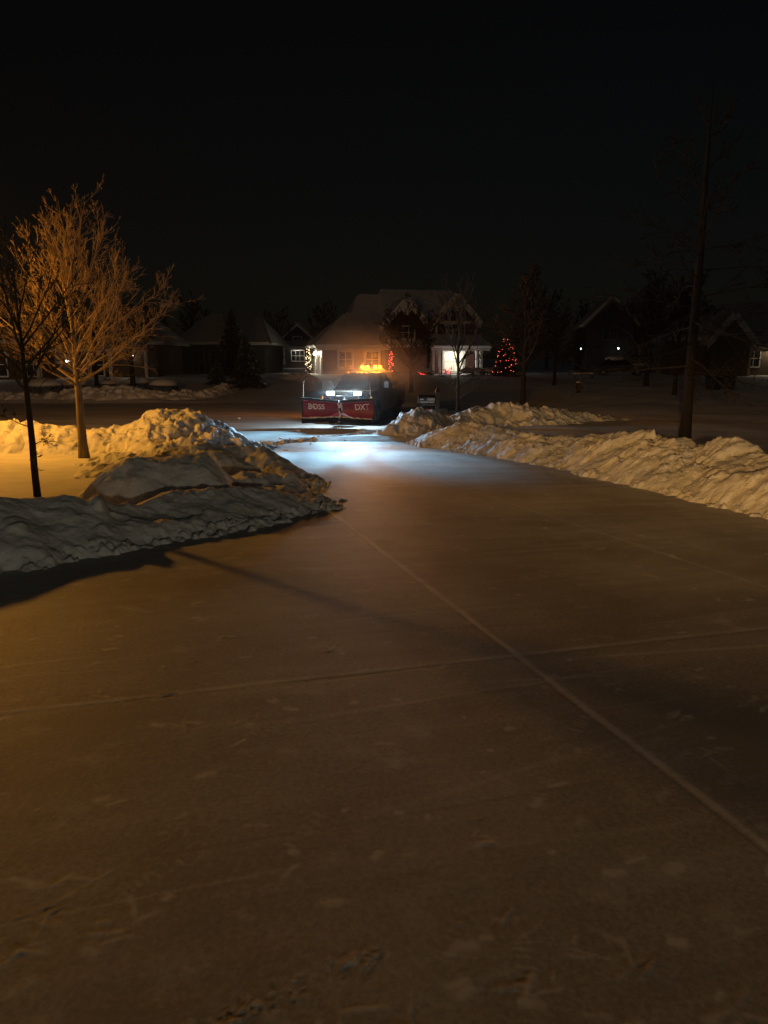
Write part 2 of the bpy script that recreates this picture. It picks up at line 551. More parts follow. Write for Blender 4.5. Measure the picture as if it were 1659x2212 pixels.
def bank(name, label, ext, res, ridges, amp=.08, chunk=.12, csize=.35, seed=0, material='bank', over=.10, warp=.18, streak=0, group='heaps of plowed snow', k=.07, rg=.25, drift=0, blocks=.12):
    x0, x1, y0, y1 = ext
    X, Y = np.meshgrid(np.arange(x0, x1, res), np.arange(y0, y1, res))
    Xw = X + warp * fbm(X * .9, Y * .9, 3, seed + 50); Yw = Y + warp * fbm(X * .9 + 9, Y * .9, 3, seed + 60)
    H = None
    for (pts, wl, wr, p) in ridges:
        h = ridge(Xw, Yw, pts, wl, wr, p)
        H = h if H is None else smax(H, h, k)
    body = sstep(.0, .3, H)
    nz = amp * (fbm(X * 1.6, Y * 1.6, 5, seed, .55) + rg * ridged(X * 1.1, Y * 1.1, 4, seed + 7) - .6 * rg)
    if drift: nz = nz + drift * (lumps(X / 1.3 + .2 * fbm(X, Y, 2, seed + 41), Y / 1.3 + .2 * fbm(X, Y, 2, seed + 42), seed + 43) - .3)
    wx, wy = .35 * fbm(X * 2.1, Y * 2.1, 3, seed + 31), .35 * fbm(X * 2.1 + 7, Y * 2.1, 3, seed + 32)
    ch = chunk * (.50 * lumps(X / csize + wx, Y / csize + wy, seed + 3) + .40 * lumps(X / (csize * .5) + wx, Y / (csize * .5) + wy, seed + 13) + .30 * lumps(X / (csize * .22), Y / (csize * .22), seed + 23) - .22)
    ch = ch + .16 * chunk * fbm(X * 9, Y * 9, 3, seed + 35)
    mask = .45 + .55 * sstep(-.1, .35, fbm(X * .7, Y * .7, 2, seed + 77))
    H = H + (nz + ch * mask) * (.18 + .82 * body)
    bl = np.clip(lumps(X / .42 + wx, Y / .42 + wy, seed + 101) - .5, 0, 1) + .6 * np.clip(lumps(X / .23 + wx, Y / .23 + wy, seed + 111) - .55, 0, 1)
    H = H + blocks * 1.6 * bl * sstep(.05, .3, H) * sstep(-.2, .3, fbm(X * .5, Y * .5, 2, seed + 121))
    if streak:
        H = H + streak * fbm(X * 7 + Y * 2, Y * 7 - X * 2, 4, seed + 90) * body
    edge = np.exp(-((H - .01) / .11) ** 2)
    H = H + edge * (.075 * lumps(X / .11, Y / .11, seed + 71) + .05 * lumps(X / .06, Y / .06, seed + 81) + .06 * fbm(X * 3.5, Y * 3.5, 3, seed + 72) - .045)
    ox = over * fbm(X * 2.4, Y * 2.4, 3, seed + 5) * body; oy = over * fbm(X * 2.4 + 40, Y * 2.4, 3, seed + 6) * body
    Z = G(X, Y) + H
    keep = H > -.02
    o = grid_mesh(name, X + ox, Y + oy, Z, M[material], keep)
    return tag(o, label, 'snow bank', group)


# close on the left: two tiers and a hollow between
A = [(-8.6, 4.9, .7), (-6.2, 5.0, .68), (-5.1, 5.9, .60), (-4.3, 6.45, .62), (-3.5, 7.1, .46), (-2.8, 7.9, .37), (-2.1, 8.8, .38), (-1.75, 9.4, .32), (-1.45, 9.8, .22)]
B = [(-3.75, 9.35, .22), (-3.4, 9.35, .62), (-3.1, 9.45, .74), (-2.7, 9.75, .72), (-2.35, 10.1, .36), (-1.95, 10.5, .34), (-1.65, 10.6, .30), (-1.42, 10.3, .22)]
bank('snowbank', 'big shaded snow bank beside the driveway, the nearest one on the left', (-9.3, .2, 3.0, 12.3), .024,
     [(A, 1.0, 1.15, 1.1), (B, .8, .85, 2.0)], amp=.045, chunk=.035, csize=.3, seed=2, over=.04, streak=.006, rg=0, drift=.08, blocks=.16)
Cc = [(-4.9, 12.6, .3), (-3.9, 12.8, .56), (-3.4, 13.0, .70), (-2.9, 13.2, .62), (-2.4, 13.2, .52), (-1.95, 12.6, .36), (-1.5, 12.0, .16)]
Dd = [(-6.2, 14.2, .15), (-5.5, 14.5, .35), (-4.9, 14.6, .40), (-4.3, 14.5, .37), (-3.8, 14.2, .3), (-3.3, 14.6, .15)]
bank('snowbank', 'middle snow heap with orange lit crest, between the near bank and the tall pile', (-7.2, -.9, 10.9, 16.2), .03,
     [(Cc, 1.0, 1.0, 1.3), (Dd, .8, .8, 1.2)], amp=.06, chunk=.07, csize=.3, seed=12, over=.06, rg=.05, drift=.12)
E = [(-14, 18.3, .7), (-10.4, 18.0, .72), (-9.1, 18.0, .88), (-8.3, 18.1, .76), (-7.5, 18.2, .58), (-6.7, 18.4, .70), (-6.3, 18.6, .93), (-5.95, 18.6, 1.10), (-5.3, 19, 1.10), (-4.9, 19.2, .86), (-4.5, 19.5, .52), (-4.05, 20.3, .12)]
E2 = [(-6.4, 17.2, .25), (-5.4, 17.3, .45), (-4.7, 17.6, .4), (-4.2, 18.3, .2)]
bank('snowbank', 'tall orange lit pile of snow chunks at the street corner behind the lit tree', (-15, -2.9, 15.8, 21.6), .035,
     [(E, 1.5, 1.6, 1.1), (E2, .8, .9, 1.2)], amp=.09, chunk=.16, csize=.26, seed=22, material='rough_bank', over=.08, rg=.1, drift=.12)
F = [(7.2, -2, .8), (7.0, 3, .8), (6.5, 7, .8), (6.1, 9.0, .74), (5.75, 10.6, .74), (5.5, 12.2, .70), (5.15, 13.6, .80), (4.8, 15.0, .58), (4.5, 16.1, .60), (3.95, 17.6, .56), (3.4, 19.0, .60), (2.75, 20.3, .68), (2.3, 20.8, .66), (1.75, 21.3, .36), (1.4, 21.7, .10)]
bank('snowbank', 'long crumbly warm lit snow bank along the right side of the driveway', (.6, 8.9, -2, 22.8), .032,
     [(F, 1.35, 1.1, 1.25)], amp=.06, chunk=.10, csize=.14, seed=32, material='rough_bank', over=.05, warp=.12, streak=.010, rg=.0, drift=.17, blocks=.10)
Gp = [(-.5, 23.4, .12), (.2, 23.2, .3), (.65, 23.4, .65), (1.0, 23.6, .86), (1.35, 23.9, .78), (1.7, 24.2, .76), (2.2, 24.6, .5)]
bank('snowbank', 'bluish snow pile at the driveway mouth in front of the mailbox', (-1.4, 3.4, 21.2, 26), .03,
     [(Gp, .9, 1.2, 1.1)], amp=.09, chunk=.18, csize=.34, seed=42, material='rough_bank', over=.10)
Hh = [(2.3, 25.6, .45), (2.9, 26.2, .6), (3.4, 26.6, .85), (4.0, 26.8, .70), (4.5, 27.0, .9), (5.3, 27.0, .86), (5.8, 27.2, .6), (6.5, 27.5, .65), (7.4, 27.9, .45), (8.6, 28.3, .3), (10, 28.6, .1)]
H2 = [(3.2, 24.8, .1), (4.6, 25.6, .3), (5.6, 25.9, .42), (6.6, 26.3, .25), (7.8, 26.6, .05)]
bank('snowbank', 'jagged low snow ridge along the street right of the mailbox', (1.4, 11, 23.6, 30), .045,
     [(Hh, .9, .9, 1.2), (H2, .6, .6, 1.2)], amp=.09, chunk=.26, csize=.55, seed=52, material='rough_bank', over=.16)
Ii = [(-30, 42.6, .5), (-24, 42.8, .6), (-20.5, 42.8, .35), (-18, 43, .7), (-15.5, 43.2, .85), (-13.8, 43.4, .5), (-12.6, 43.8, .55), (-11.4, 45, .35), (-10.9, 48, .3), (-10.9, 52, .3)]
bank('snowbank', 'dim lumpy snow ridge on the far side of the street at left', (-31, -9.4, 40.4, 53), .07,
     [(Ii, 1.3, 1.5, 1.1)], amp=.12, chunk=.3, csize=.9, seed=62, material='rough_bank', over=.2)
Jj = [(-12, 57.5, .3), (-9.5, 57.3, .38), (-7.6, 57, .36), (-6.6, 56, .55), (-5.6, 54.5, .5), (-5.0, 52, .3), (-4.6, 48, .25)]
bank('snowbank', 'low snow wall at the head of the drive by the lit garage opposite', (-13.5, -3.4, 46.5, 59), .08,
     [(Jj, .9, .9, 1.2)], amp=.1, chunk=.2, csize=.7, seed=72, over=.15)
Ww = [(-4.3, 20.6, .10), (-3.2, 21.4, .085), (-2.1, 22.3, .10), (-1.0, 23.2, .13), (-.4, 23.4, .2)]
bank('snowbank', 'thin windrow of crumbs crossing the mouth of the driveway', (-5, .2, 20, 24.2), .02,
     [(Ww, .32, .32, 1.2)], amp=.025, chunk=.09, csize=.12, seed=82, material='rough_bank', over=.03, warp=.06)

# loose chunks lying about
rng = random.Random(8)


def chunk_mesh(seed):
    r = random.Random(seed)
    b = MB(); b.ball((0, 0, .35), 1, 9, 6, .6, .28, r)
    return b
protos = []
spots = [(-8.2, 20.9, .16), (-7.3, 21.6, .10), (-6.6, 22.6, .09), (-9.4, 21.8, .13), (-10.5, 22.5, .12), (-5.2, 23.5, .07), (-3.3, 22.6, .06), (-.75, 25.2, .14), (-3.0, 25.0, .08), (-2.2, 21.2, .05), (-1.2, 22.0, .05),
         (-7.9, 24.5, .08), (-11.5, 24.2, .12), (-6.2, 30.5, .08), (-3.6, 20.1, .06), (-2.7, 19.4, .05)]
for i, (x, y, s) in enumerate(spots):
    if i < 4:
        o = chunk_mesh(i).build('snow_chunk', M['rough_bank']); protos.append(o)
    else:
        o = protos[i % 4].copy(); COL.objects.link(o)
    o.location = (x, y, g1(x, y) - .1 * s); o.scale = (s, s * rng.uniform(.7, 1.2), s * rng.uniform(.6, 1)); o.rotation_euler = (0, 0, rng.uniform(0, 6))
    tag(o, 'loose lump of snow lying on the scraped street or driveway mouth', 'snow chunk', 'loose snow chunks on the street')


# ------------------------------------------------------------------ bare trees
def wander(p, d, L, n, jit, trop, rng):
    pts, dirs = [Vector(p)], [d.normalized()]
    s = L / n
    for i in range(n):
        d = (d + Vector((rng.gauss(0, jit), rng.gauss(0, jit), rng.gauss(0, jit) + trop))).normalized()
        pts.append(pts[-1] + d * s); dirs.append(d)
    return pts, dirs


def turn(d, ang, rng):
    ax = d.orthogonal().normalized()
    ax = Quaternion(d, rng.uniform(0, 2 * PI)) @ ax
    return (Quaternion(ax, ang) @ d).normalized()


def limb(mb, p, d, L, r, lv, sp, rng):
    n = 6 if lv == 0 else (5 if lv == 1 else 3)
    pts, dirs = wander(p, d, L, n, sp['jit'] * (1 + .25 * lv), sp['trop'] * (.6 if lv else 1), rng)
    rad = [max(sp['rmin'], r * (1 - .82 * i / n)) for i in range(n + 1)]
    mb.tube(pts, rad, 6 if lv == 0 else (4 if lv == 1 else 3), False)
    if lv >= sp['levels']: return
    for c in range(sp['n'][lv]):
        t = rng.uniform(.18, 1.0)
        i = min(int(t * n), n - 1); q = pts[i].lerp(pts[i + 1], t * n - i)
        cd = turn(dirs[i + 1], R(rng.uniform(*sp['ang'])), rng)
        cd = (cd + Vector((0, 0, sp['lift']))).normalized()
        limb(mb, q, cd, L * sp['ratio'] * rng.uniform(.6, 1.15) * (1.15 - .5 * t), rad[i] * .48, lv + 1, sp, rng)


BASE = dict(jit=.09, trop=.05, rmin=.005, levels=3, n=[9, 6, 4], ang=(22, 55), ratio=.42, lift=.12)


def bare_tree(name, label, loc, seed, th, tr, limbs, sp=None, bark='dark_bark', twig='dark_twig', leader=0, group=None, lean=(0, 0)):
    """limbs: (count, z from, z to, angle from upright lo, hi, length lo, hi, radius)"""
    s = dict(BASE); s.update(sp or {})
    rng = random.Random(seed)
    root = empty(name, loc)
    tag(root, label, 'tree', group)
    tb = MB()
    top = th + leader
    n = 10
    pts = [Vector((lean[0] * (i / n) ** 1.3 + rng.gauss(0, .008) * th * .3, lean[1] * i / n + rng.gauss(0, .008) * th * .3, -.15 + (top + .15) * i / n)) for i in range(n + 1)]
    rad = []
    for q in pts:
        if q.z < th: k = 1 - .35 * q.z / th
        else: k = .65 * (1 - .92 * (q.z - th) / max(leader, .01))
        rad.append(max(tr * k, .008))
    rad[0] *= 1.35
    tb.tube(pts, rad, 10)
    trunk = tb.build('trunk', M[bark], root)
    cb = MB()
    for (cnt, z0, z1, a0, a1, l0, l1, r) in limbs:
        off = rng.uniform(0, 6)
        for i in range(cnt):
            z = z0 + (z1 - z0) * (i + rng.random() * .8) / cnt
            f = (z + .15) / (top + .15) * n
            k = min(int(f), n - 1)
            q = pts[k].lerp(pts[k + 1], f - k)
            az = off + i * 2.399 + rng.gauss(0, .3)
            t = (z - z0) / max(z1 - z0, .01)
            a = R(a0 + (a1 - a0) * t + rng.gauss(0, 5))
            d = Vector((math.sin(a) * math.cos(az), math.sin(a) * math.sin(az), math.cos(a)))
            limb(cb, q, d, (l0 + (l1 - l0) * t) * rng.uniform(.85, 1.12), r * (1 - .4 * t), 0, s, rng)
    cb.build('crown', M[twig], root)
    return root


# the lit tree on the left lawn
p = at(181, 980, 16.0)
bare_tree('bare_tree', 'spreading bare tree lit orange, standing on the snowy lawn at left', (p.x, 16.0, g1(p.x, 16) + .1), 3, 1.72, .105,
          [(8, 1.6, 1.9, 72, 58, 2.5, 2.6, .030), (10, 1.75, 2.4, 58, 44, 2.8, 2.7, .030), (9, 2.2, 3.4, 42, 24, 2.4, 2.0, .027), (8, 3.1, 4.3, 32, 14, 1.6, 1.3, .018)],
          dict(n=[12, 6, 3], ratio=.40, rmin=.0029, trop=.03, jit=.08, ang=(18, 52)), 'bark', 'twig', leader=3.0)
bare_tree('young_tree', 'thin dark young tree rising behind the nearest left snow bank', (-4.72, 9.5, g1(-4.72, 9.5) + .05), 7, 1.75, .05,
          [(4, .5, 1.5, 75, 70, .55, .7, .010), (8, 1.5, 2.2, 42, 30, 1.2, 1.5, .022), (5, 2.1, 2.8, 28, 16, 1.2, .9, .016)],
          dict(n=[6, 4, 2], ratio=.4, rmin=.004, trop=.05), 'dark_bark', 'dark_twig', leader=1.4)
DTREE = dict(n=[10, 6, 3], rmin=.015, jit=.09, ratio=.42)


def yard_tree(u, Yd, label, seed, th, tr, limbs, leader, sp=None, name='bare_tree', group='bare trees around the street'):
    x = at(u, 850, Yd).x
    s = dict(DTREE); s.update(sp or {})
    return bare_tree(name, label, (x, Yd, g1(x, Yd) + .1), seed, th, tr, limbs, s, leader=leader, group=group)


yard_tree(289, 46, 'dark tree trunk in the far left yard beside round snow capped shrubs', 31, 1.9, .19, [(9, 1.8, 3, 55, 35, 3.0, 2.6, .07), (6, 3, 4.6, 32, 20, 2, 1.4, .04)], 3.2)
yard_tree(211, 50, 'dark tree in front of the far left porch, seen behind the lit tree', 32, 2.2, .15, [(9, 2.0, 3.2, 50, 32, 2.6, 2.2, .06)], 3.0)
yard_tree(888, 46, 'low branching dark tree beside the plow truck in front of the brick gable', 33, 1.6, .14, [(10, 1.4, 2.6, 62, 38, 2.8, 2.6, .06), (7, 2.6, 4.4, 38, 20, 2.2, 1.5, .04)], 3.4)
x6 = at(988, 888, 28).x
bare_tree('bare_tree', 'slim vase shaped bare tree directly behind the mailbox, before the lit porch', (x6, 28, g1(x6, 28) + .1), 34, 1.5, .085,
          [(7, .8, 1.9, 68, 48, 1.3, 1.5, .022), (9, 1.6, 3.0, 26, 16, 2.6, 2.4, .034), (6, 2.6, 4.2, 22, 12, 1.7, 1.3, .02)],
          dict(n=[6, 4, 2], rmin=.008, ratio=.42), leader=3.6, group='bare trees around the street')
yard_tree(1130, 33.5, 'dark round crowned tree right of the red lit conifer', 35, 2.1, .15, [(9, 1.8, 3.0, 52, 34, 2.4, 2.3, .06), (8, 3.0, 5.2, 36, 16, 2.2, 1.5, .045)], 4.0)
yard_tree(1196, 48, 'dark tree with drooping low limbs in the middle of the right lawns', 36, 1.7, .12, [(7, 1.4, 2.4, 78, 60, 2.6, 2.2, .05), (7, 2.2, 4, 42, 24, 2.0, 1.5, .04)], 3.0)
yard_tree(1394, 48, 'upright dark tree left of the tall right hand tree, farther one', 37, 2.0, .17, [(10, 1.8, 3.4, 40, 20, 3.4, 3.2, .07), (7, 3.2, 5.4, 22, 10, 2.6, 2.0, .05)], 4.6)
yard_tree(1457, 42, 'upright dark tree just left of the tall right hand trunk, nearer one', 38, 2.1, .13, [(10, 1.8, 3.4, 38, 18, 3.2, 3.0, .06), (6, 3.2, 5.2, 22, 10, 2.4, 1.8, .045)], 4.4)
# the tall one on the right
p = at(1480, 940, 21)
bare_tree('tall_tree', 'tall straight dark tree with long level limbs behind the right snow bank', (p.x, 21, g1(p.x, 21) + .08), 41, 6.0, .15,
          [(16, 1.9, 5.4, 97, 84, 3.2, 2.6, .035), (14, 5.0, 8.6, 70, 42, 2.2, 1.0, .022)],
          dict(n=[8, 4, 2], ratio=.38, trop=.0, lift=.0, rmin=.008), leader=3.8, lean=(-.1, 0))
# a few bare crowns behind the houses
for i, (u, Yd, h) in enumerate([(600, 88, 8), (700, 92, 9), (1180, 86, 10), (1265, 90, 9), (420, 85, 9), (340, 80, 8)]):
    x = at(u, 800, Yd).x
    bare_tree('bare_tree', ['dark bare crown beyond the small far house', 'dark bare crown behind the big brick house roof', 'dark bare crown beyond the red lit conifer', 'dark bare crown left of the dark right house',
              'dark bare crown above the unlit house at left', 'dark bare crown behind the lit orange tree'][i], (x, Yd, g1(x, Yd)), 60 + i, h * .3, .2,
              [(10, h * .26, h * .6, 48, 22, h * .42, h * .36, .09)], dict(n=[8, 5, 2], rmin=.03), leader=h * .6, group='bare trees behind the houses')


# ------------------------------------------------------------------ evergreens, shrubs
def evergreen(label, loc, h, w, seed, name='fir_tree', snow=.0, group=None):
    rng = random.Random(seed)
    root = tag(empty(name, loc), label, 'fir tree', group)
    t = MB(); t.tube([(0, 0, -.1), (0, 0, h * .5), (0, 0, h * .97)], [.05 * h / 3, .035 * h / 3, .006], 7)
    t.build('trunk', M['dark_bark'], root)
    c, white = MB(), []
    nb = int(60 * h)
    for i in range(nb):
        f = (i + rng.random()) / nb
        z = h * (.04 + .94 * f)
        L = (w / 2) * (1 - f) ** .85 * rng.uniform(.75, 1.1) + .06
        az = i * 2.399 + rng.gauss(0, .3)
        dr = Vector((math.cos(az), math.sin(az), 0)); pe = Vector((-dr.y, dr.x, 0))
        q0 = Vector((0, 0, z)); n = 5
        for k in range(n):
            a, b = k / n, (k + 1) / n
            pa = q0 + dr * L * a + Vector((0, 0, -.28 * L * a + .12 * L * a * a)); pb = q0 + dr * L * b + Vector((0, 0, -.28 * L * b + .12 * L * b * b))
            for sd in (-1, 1):
                for m in range(4):
                    o = pa.lerp(pb, m / 3)
                    tip = o + pe * sd * L * .30 * (1 - a * .75) * rng.uniform(.7, 1.2) + dr * L * .18 + Vector((0, 0, rng.uniform(-.08, .02) * L * 2))
                    wd = dr * .035 * h / 3 + Vector((0, 0, .02))
                    white.append(rng.random() < snow); c.add([o - wd, o + wd, tip], [(0, 1, 2)])
    cr = c.build('crown', M['evergreen'], root, fix=False)
    cr.data.materials.append(M['snow'])
    cr.data.polygons.foreach_set('material_index', np.array(white, np.int32))
    return root


def bulbs(name, label, cat, loc, pts, r, mt, wire=None, group=None):
    """a string of small lamps: cable + separate bulbs"""
    root = tag(empty(name, loc), label, cat, group)
    w = MB()
    for i in range(0, len(pts) - 1):
        w.tube([pts[i], pts[i + 1]], .006, 3, False)
    w.build('cable', M['black'], root)
    first = None
    for q in pts:
        if first is None:
            b = MB(); b.ball((0, 0, 0), r, 6, 4); first = b.build('bulb', mt, root); o = first
        else:
            o = first.copy(); COL.objects.link(o); o.parent = root
        o.location = q
    return root


M['red_bulb'] = emit('red_bulb', (1.0, .045, .05), 9)
M['pink_bulb'] = emit('pale_red_bulb', (1.0, .12, .08), 7)
M['warm_bulb'] = emit('warm_bulb', (1.0, .75, .4), 9)
px = at(1092, 815, 58)
zt = g1(px.x, 58) + .1
evergreen('snow dusted conifer wrapped in red string lights beside the brick house', (px.x, 58, zt), 3.5, 2.3, 5, snow=.14)
rng = random.Random(4)
sp = []
for i in range(92):
    f = min(1, max(0, (i / 91) ** .9 + rng.gauss(0, .012)))
    a = f * 2 * PI * 8 + rng.gauss(0, .35)
    rr_ = 1.05 * (1 - f) ** .9 + .05
    sp.append(Vector((rr_ * math.cos(a) + rng.gauss(0, .04), rr_ * math.sin(a) + rng.gauss(0, .04), .15 + 3.3 * f + rng.gauss(0, .05))))
bulbs('string_lights', 'red string lights wound round the conifer beside the brick house', 'string lights', (px.x, 58, zt), sp, .017, M['pink_bulb'])
for (u, Yd, h, w, sd, lb) in [(532, 50, 3.6, 2.8, 11, 'dark conifer with a little snow left of the opposite drive'), (468, 52, 1.9, 1.7, 12, 'small dark conifer before the unlit house at left'),
                              (505, 60, 5.5, 3.4, 13, 'tall dark conifer behind the unlit house at left')]:
    x = at(u, 800, Yd).x
    evergreen(lb, (x, Yd, g1(x, Yd) + .05), h, w, sd, snow=.05)


def shrub(label, x, y, r, h, seed, group, cap=True):
    rng = random.Random(seed)
    root = tag(empty('round_shrub', (x, y, g1(x, y) + .08)), label, 'shrub', group)
    b = MB()
    for i in range(420):
        a, t = rng.uniform(0, 2 * PI), rng.random() ** .6
        ph = rng.uniform(-.1, PI / 2)
        d = Vector((math.cos(a) * math.cos(ph) * r, math.sin(a) * math.cos(ph) * r, h * (.12 + .85 * math.sin(max(ph, 0)))))
        q = d * (.55 + .45 * t)
        q2 = q + d.normalized() * rng.uniform(.05, .14) + Vector((rng.gauss(0, .05), rng.gauss(0, .05), rng.gauss(0, .05)))
        wv = Vector((rng.gauss(0, .04), rng.gauss(0, .04), .03))
        b.add([q - wv, q + wv, q2], [(0, 1, 2)])
    b.build('foliage', M['dark_twig'], root, fix=False)
    if cap:
        c = MB(); c.ball((0, 0, h * .55), r * .97, 16, 9, h * .55 / r, .06, rng)
        o = c.build('snow_cap', M['snow'], root)
        me = o.data
        for v in me.vertices:
            if v.co.z < h * .6: v.co.z = h * .6 - .25 * (h * .6 - v.co.z); v.co.x *= .96; v.co.y *= .96
    return root


for i, (u, Yd, r, h, lb) in enumerate([(352, 47, .95, .85, 'snow capped round shrub farthest right in the far left yard'), (298, 48.5, .8, .85, 'snow capped shrub behind the dark trunk in the far left yard'),
                                     (95, 46, 1.1, .95, 'wide snow capped shrub below the far left porch column'), (160, 48, .8, .7, 'snow capped shrub right of the far left porch column'), (235, 49.5, .6, .55, 'small snow capped shrub before the far left porch')]):
    x = at(u, 830, Yd).x
    shrub(lb, x, Yd, r, h, 70 + i, 'snow capped shrubs')
for i, (u, Yd, r, h, lb) in enumerate([(918, 60, .75, .6, 'bright snow capped shrub left of the lit porch'), (1008, 60.2, .65, .6, 'bright snow capped shrub below the lit porch window'), (1030, 60.6, .7, .6, 'bright snow capped shrub before the right porch columns'),
                                     (1053, 61.4, .7, .6, 'bright snow capped shrub at the right end of the lit porch')]):
    x = at(u, 806, Yd).x
    shrub(lb, x, Yd, r, h, 80 + i, 'snow capped shrubs')


# ------------------------------------------------------------------ houses
def slab(mb, pts, th):
    """a roof plane: polygon given a thickness along its normal"""
    a, b, c = Vector(pts[0]), Vector(pts[1]), Vector(pts[2])
    n = (b - a).cross(c - a).normalized()
    if n.z < 0: n = -n
    mb.poly_extrude(pts, n * th)


def window(root, x, y, z0, w, h, fmat='trim', gmat='glass', axis='x', fr=.10, cols=2, rows=2):
    """frame with bars, pane as its child; faces -y (axis x) or -x (axis y)"""
    f, g = MB(), MB()

    def bx(mb, a0, a1, d0, d1, c0, c1):
        if axis == 'x': mb.bb(x + a0, x + a1, y + d0, y + d1, c0, c1)
        else: mb.bb(y + d0, y + d1, x + a0, x + a1, c0, c1)
    bx(f, -w / 2 - fr, -w / 2, -.09, .02, z0 - fr, z0 + h + fr); bx(f, w / 2, w / 2 + fr, -.09, .02, z0 - fr, z0 + h + fr)
    bx(f, -w / 2, w / 2, -.09, .02, z0 + h, z0 + h + fr); bx(f, -w / 2, w / 2, -.10, .02, z0 - fr, z0)
    for i in range(1, cols):
        c = -w / 2 + w * i / cols; bx(f, c - .025, c + .025, -.07, -.02, z0, z0 + h)
    for i in range(1, rows):
        c = z0 + h * i / rows; bx(f, -w / 2, w / 2, -.065, -.02, c - .03, c + .03)
    fo = f.build('window', M[fmat], root)
    bx(g, -w / 2, w / 2, -.035, -.01, z0, z0 + h)
    g.build('pane', M[gmat] if isinstance(gmat, str) else gmat, fo)
    return fo


def gable(mb_wall, mb_roof, mb_trim, x0, x1, y0, y1, z0, ze, za, ov=.4, th=.28):
    """gabled block whose gable end faces -y: walls, snow roof, barge boards"""
    xm = (x0 + x1) / 2
    mb_wall.poly_extrude([(x0, y0, z0), (x1, y0, z0), (x1, y0, ze), (xm, y0, za), (x0, y0, ze)], (0, y1 - y0, 0))
    sl = (za - ze) / (xm - x0)
    for sgn, xe in ((-1, x0), (1, x1)):
        e = (xe + sgn * ov, ze - ov * sl)
        slab(mb_roof, [(xm, y0 - ov, za + .02), (xm, y1, za + .02), (e[0], y1, e[1] + .02), (e[0], y0 - ov, e[1] + .02)], th)
        if mb_trim is not None:
            mb_trim.poly_extrude([(xm, y0 - ov + .03, za), (e[0], y0 - ov + .03, e[1]), (e[0], y0 - ov + .03, e[1] - .28), (xm, y0 - ov + .03, za - .34)], (0, .06, 0))


def hip(mb, x0, x1, y0, y1, ze, r0, r1, yr, zr, th=.28):
    a, b, c, d = (x0, y0, ze), (x1, y0, ze), (x1, y1, ze), (x0, y1, ze)
    e, f = (r0, yr, zr), (r1, yr, zr)
    for q in ([a, b, f, e], [c, d, e, f], [d, a, e], [b, c, f]): slab(mb, q, th)


# ---- the brick house opposite
p0 = at(697, 812, 62)
house = empty('brick_house', (p0.x, 62, .02), R(12))
tag(house, 'large brick house with snowy roof, two front gables and a brightly lit porch', 'house')
w, r, t = MB(), MB(), MB()
w.bb(0, 5.4, 0, 8.4, -.3, 2.45)
w.bb(3, 14.2, 4.2, 12, -.3, 4.2)
gable(w, r, t, 5.7, 9.5, 1.2, 7, -.3, 4.45, 6.55)
gable(w, r, t, 10.5, 14.2, 1.6, 8, -.3, 5.0, 7.05)
w2 = w.build('wall', M['brick'], house)
hip(r, -.55, 5.9, -.5, 9, 2.46, 2.7, 5.6, 4.0, 5.35)
hip(r, 2.6, 10.2, 2.4, 12.6, 3.6, 4.5, 8.4, 6.8, 7.25)
slab(r, [(6.6, 7.3, 7.75), (13.6, 7.3, 7.75), (14.9, 2.6, 4.3), (5.6, 2.6, 4.3)], .3)
slab(r, [(13.6, 7.3, 7.75), (6.6, 7.3, 7.75), (5.6, 12.4, 4.3), (14.9, 12.4, 4.3)], .3)
slab(r, [(9.4, -.6, 2.42), (15.0, -.6, 2.42), (14.6, 1.62, 3.45), (9.4, 1.62, 3.45)], .25)       # porch roof
slab(r, [(5.9, .35, 2.5), (9.42, .35, 2.5), (9.42, 1.22, 3.0), (5.9, 1.22, 3.0)], .22)
r.build('roof', M['roof_snow'], house)
t.bb(-.5, 5.85, -.46, -.36, 2.26, 2.44); t.bb(10.4, 14.3, 1.48, 1.57, 4.62, 4.86)
t.bb(10.42, 10.6, 1.49, 1.58, 3.4, 4.6); t.bb(14.12, 14.3, 1.49, 1.58, 3.4, 4.6); t.bb(9.5, 14.9, -.5, -.36, 2.2, 2.4)
# gable brackets
for xm, y, z in ((7.6, .82, 6.5), (12.35, 1.22, 7.0)):
    t.poly_extrude([(xm, y, z - .05), (xm - .62, y, z - .62), (xm, y, z - 1.35), (xm + .62, y, z - .62)], (0, .05, 0))
t.build('trim', M['trim'], house)
window(house, 2.0, 0, .85, 1.05, 1.25, fr=.22)
window(house, 4.3, 0, .85, 1.05, 1.25, fr=.22)
window(house, 12.3, 1.6, 3.55, 1.6, 1.0, cols=3)
window(house, 7.6, 1.2, 3.3, 1.5, 1.0, cols=3)
window(house, 12.2, 1.6, .45, 1.75, 1.62, fr=.20, cols=2, rows=2, gmat=emit('curtained_window', (1.0, .96, .78), .30))
d = MB(); d.bb(10.0, 10.45, 1.52, 1.6, 0, 2.05); d.build('door', M['dark_siding'], house)
for x in (9.75, 10.3, 13.75, 14.15):
    c = MB(); c.bb(x - .10, x + .10, -.42, -.22, .0, 2.2); c.bb(x - .15, x + .15, -.47, -.17, 0, .16); c.bb(x - .14, x + .14, -.46, -.18, 2.02, 2.19); c.build('column', M['trim'], house)
pf = MB(); pf.bb(9.4, 14.6, -.5, 1.58, -.3, .02); pf.build('porch_floor', M['dimmed_snow'], house)
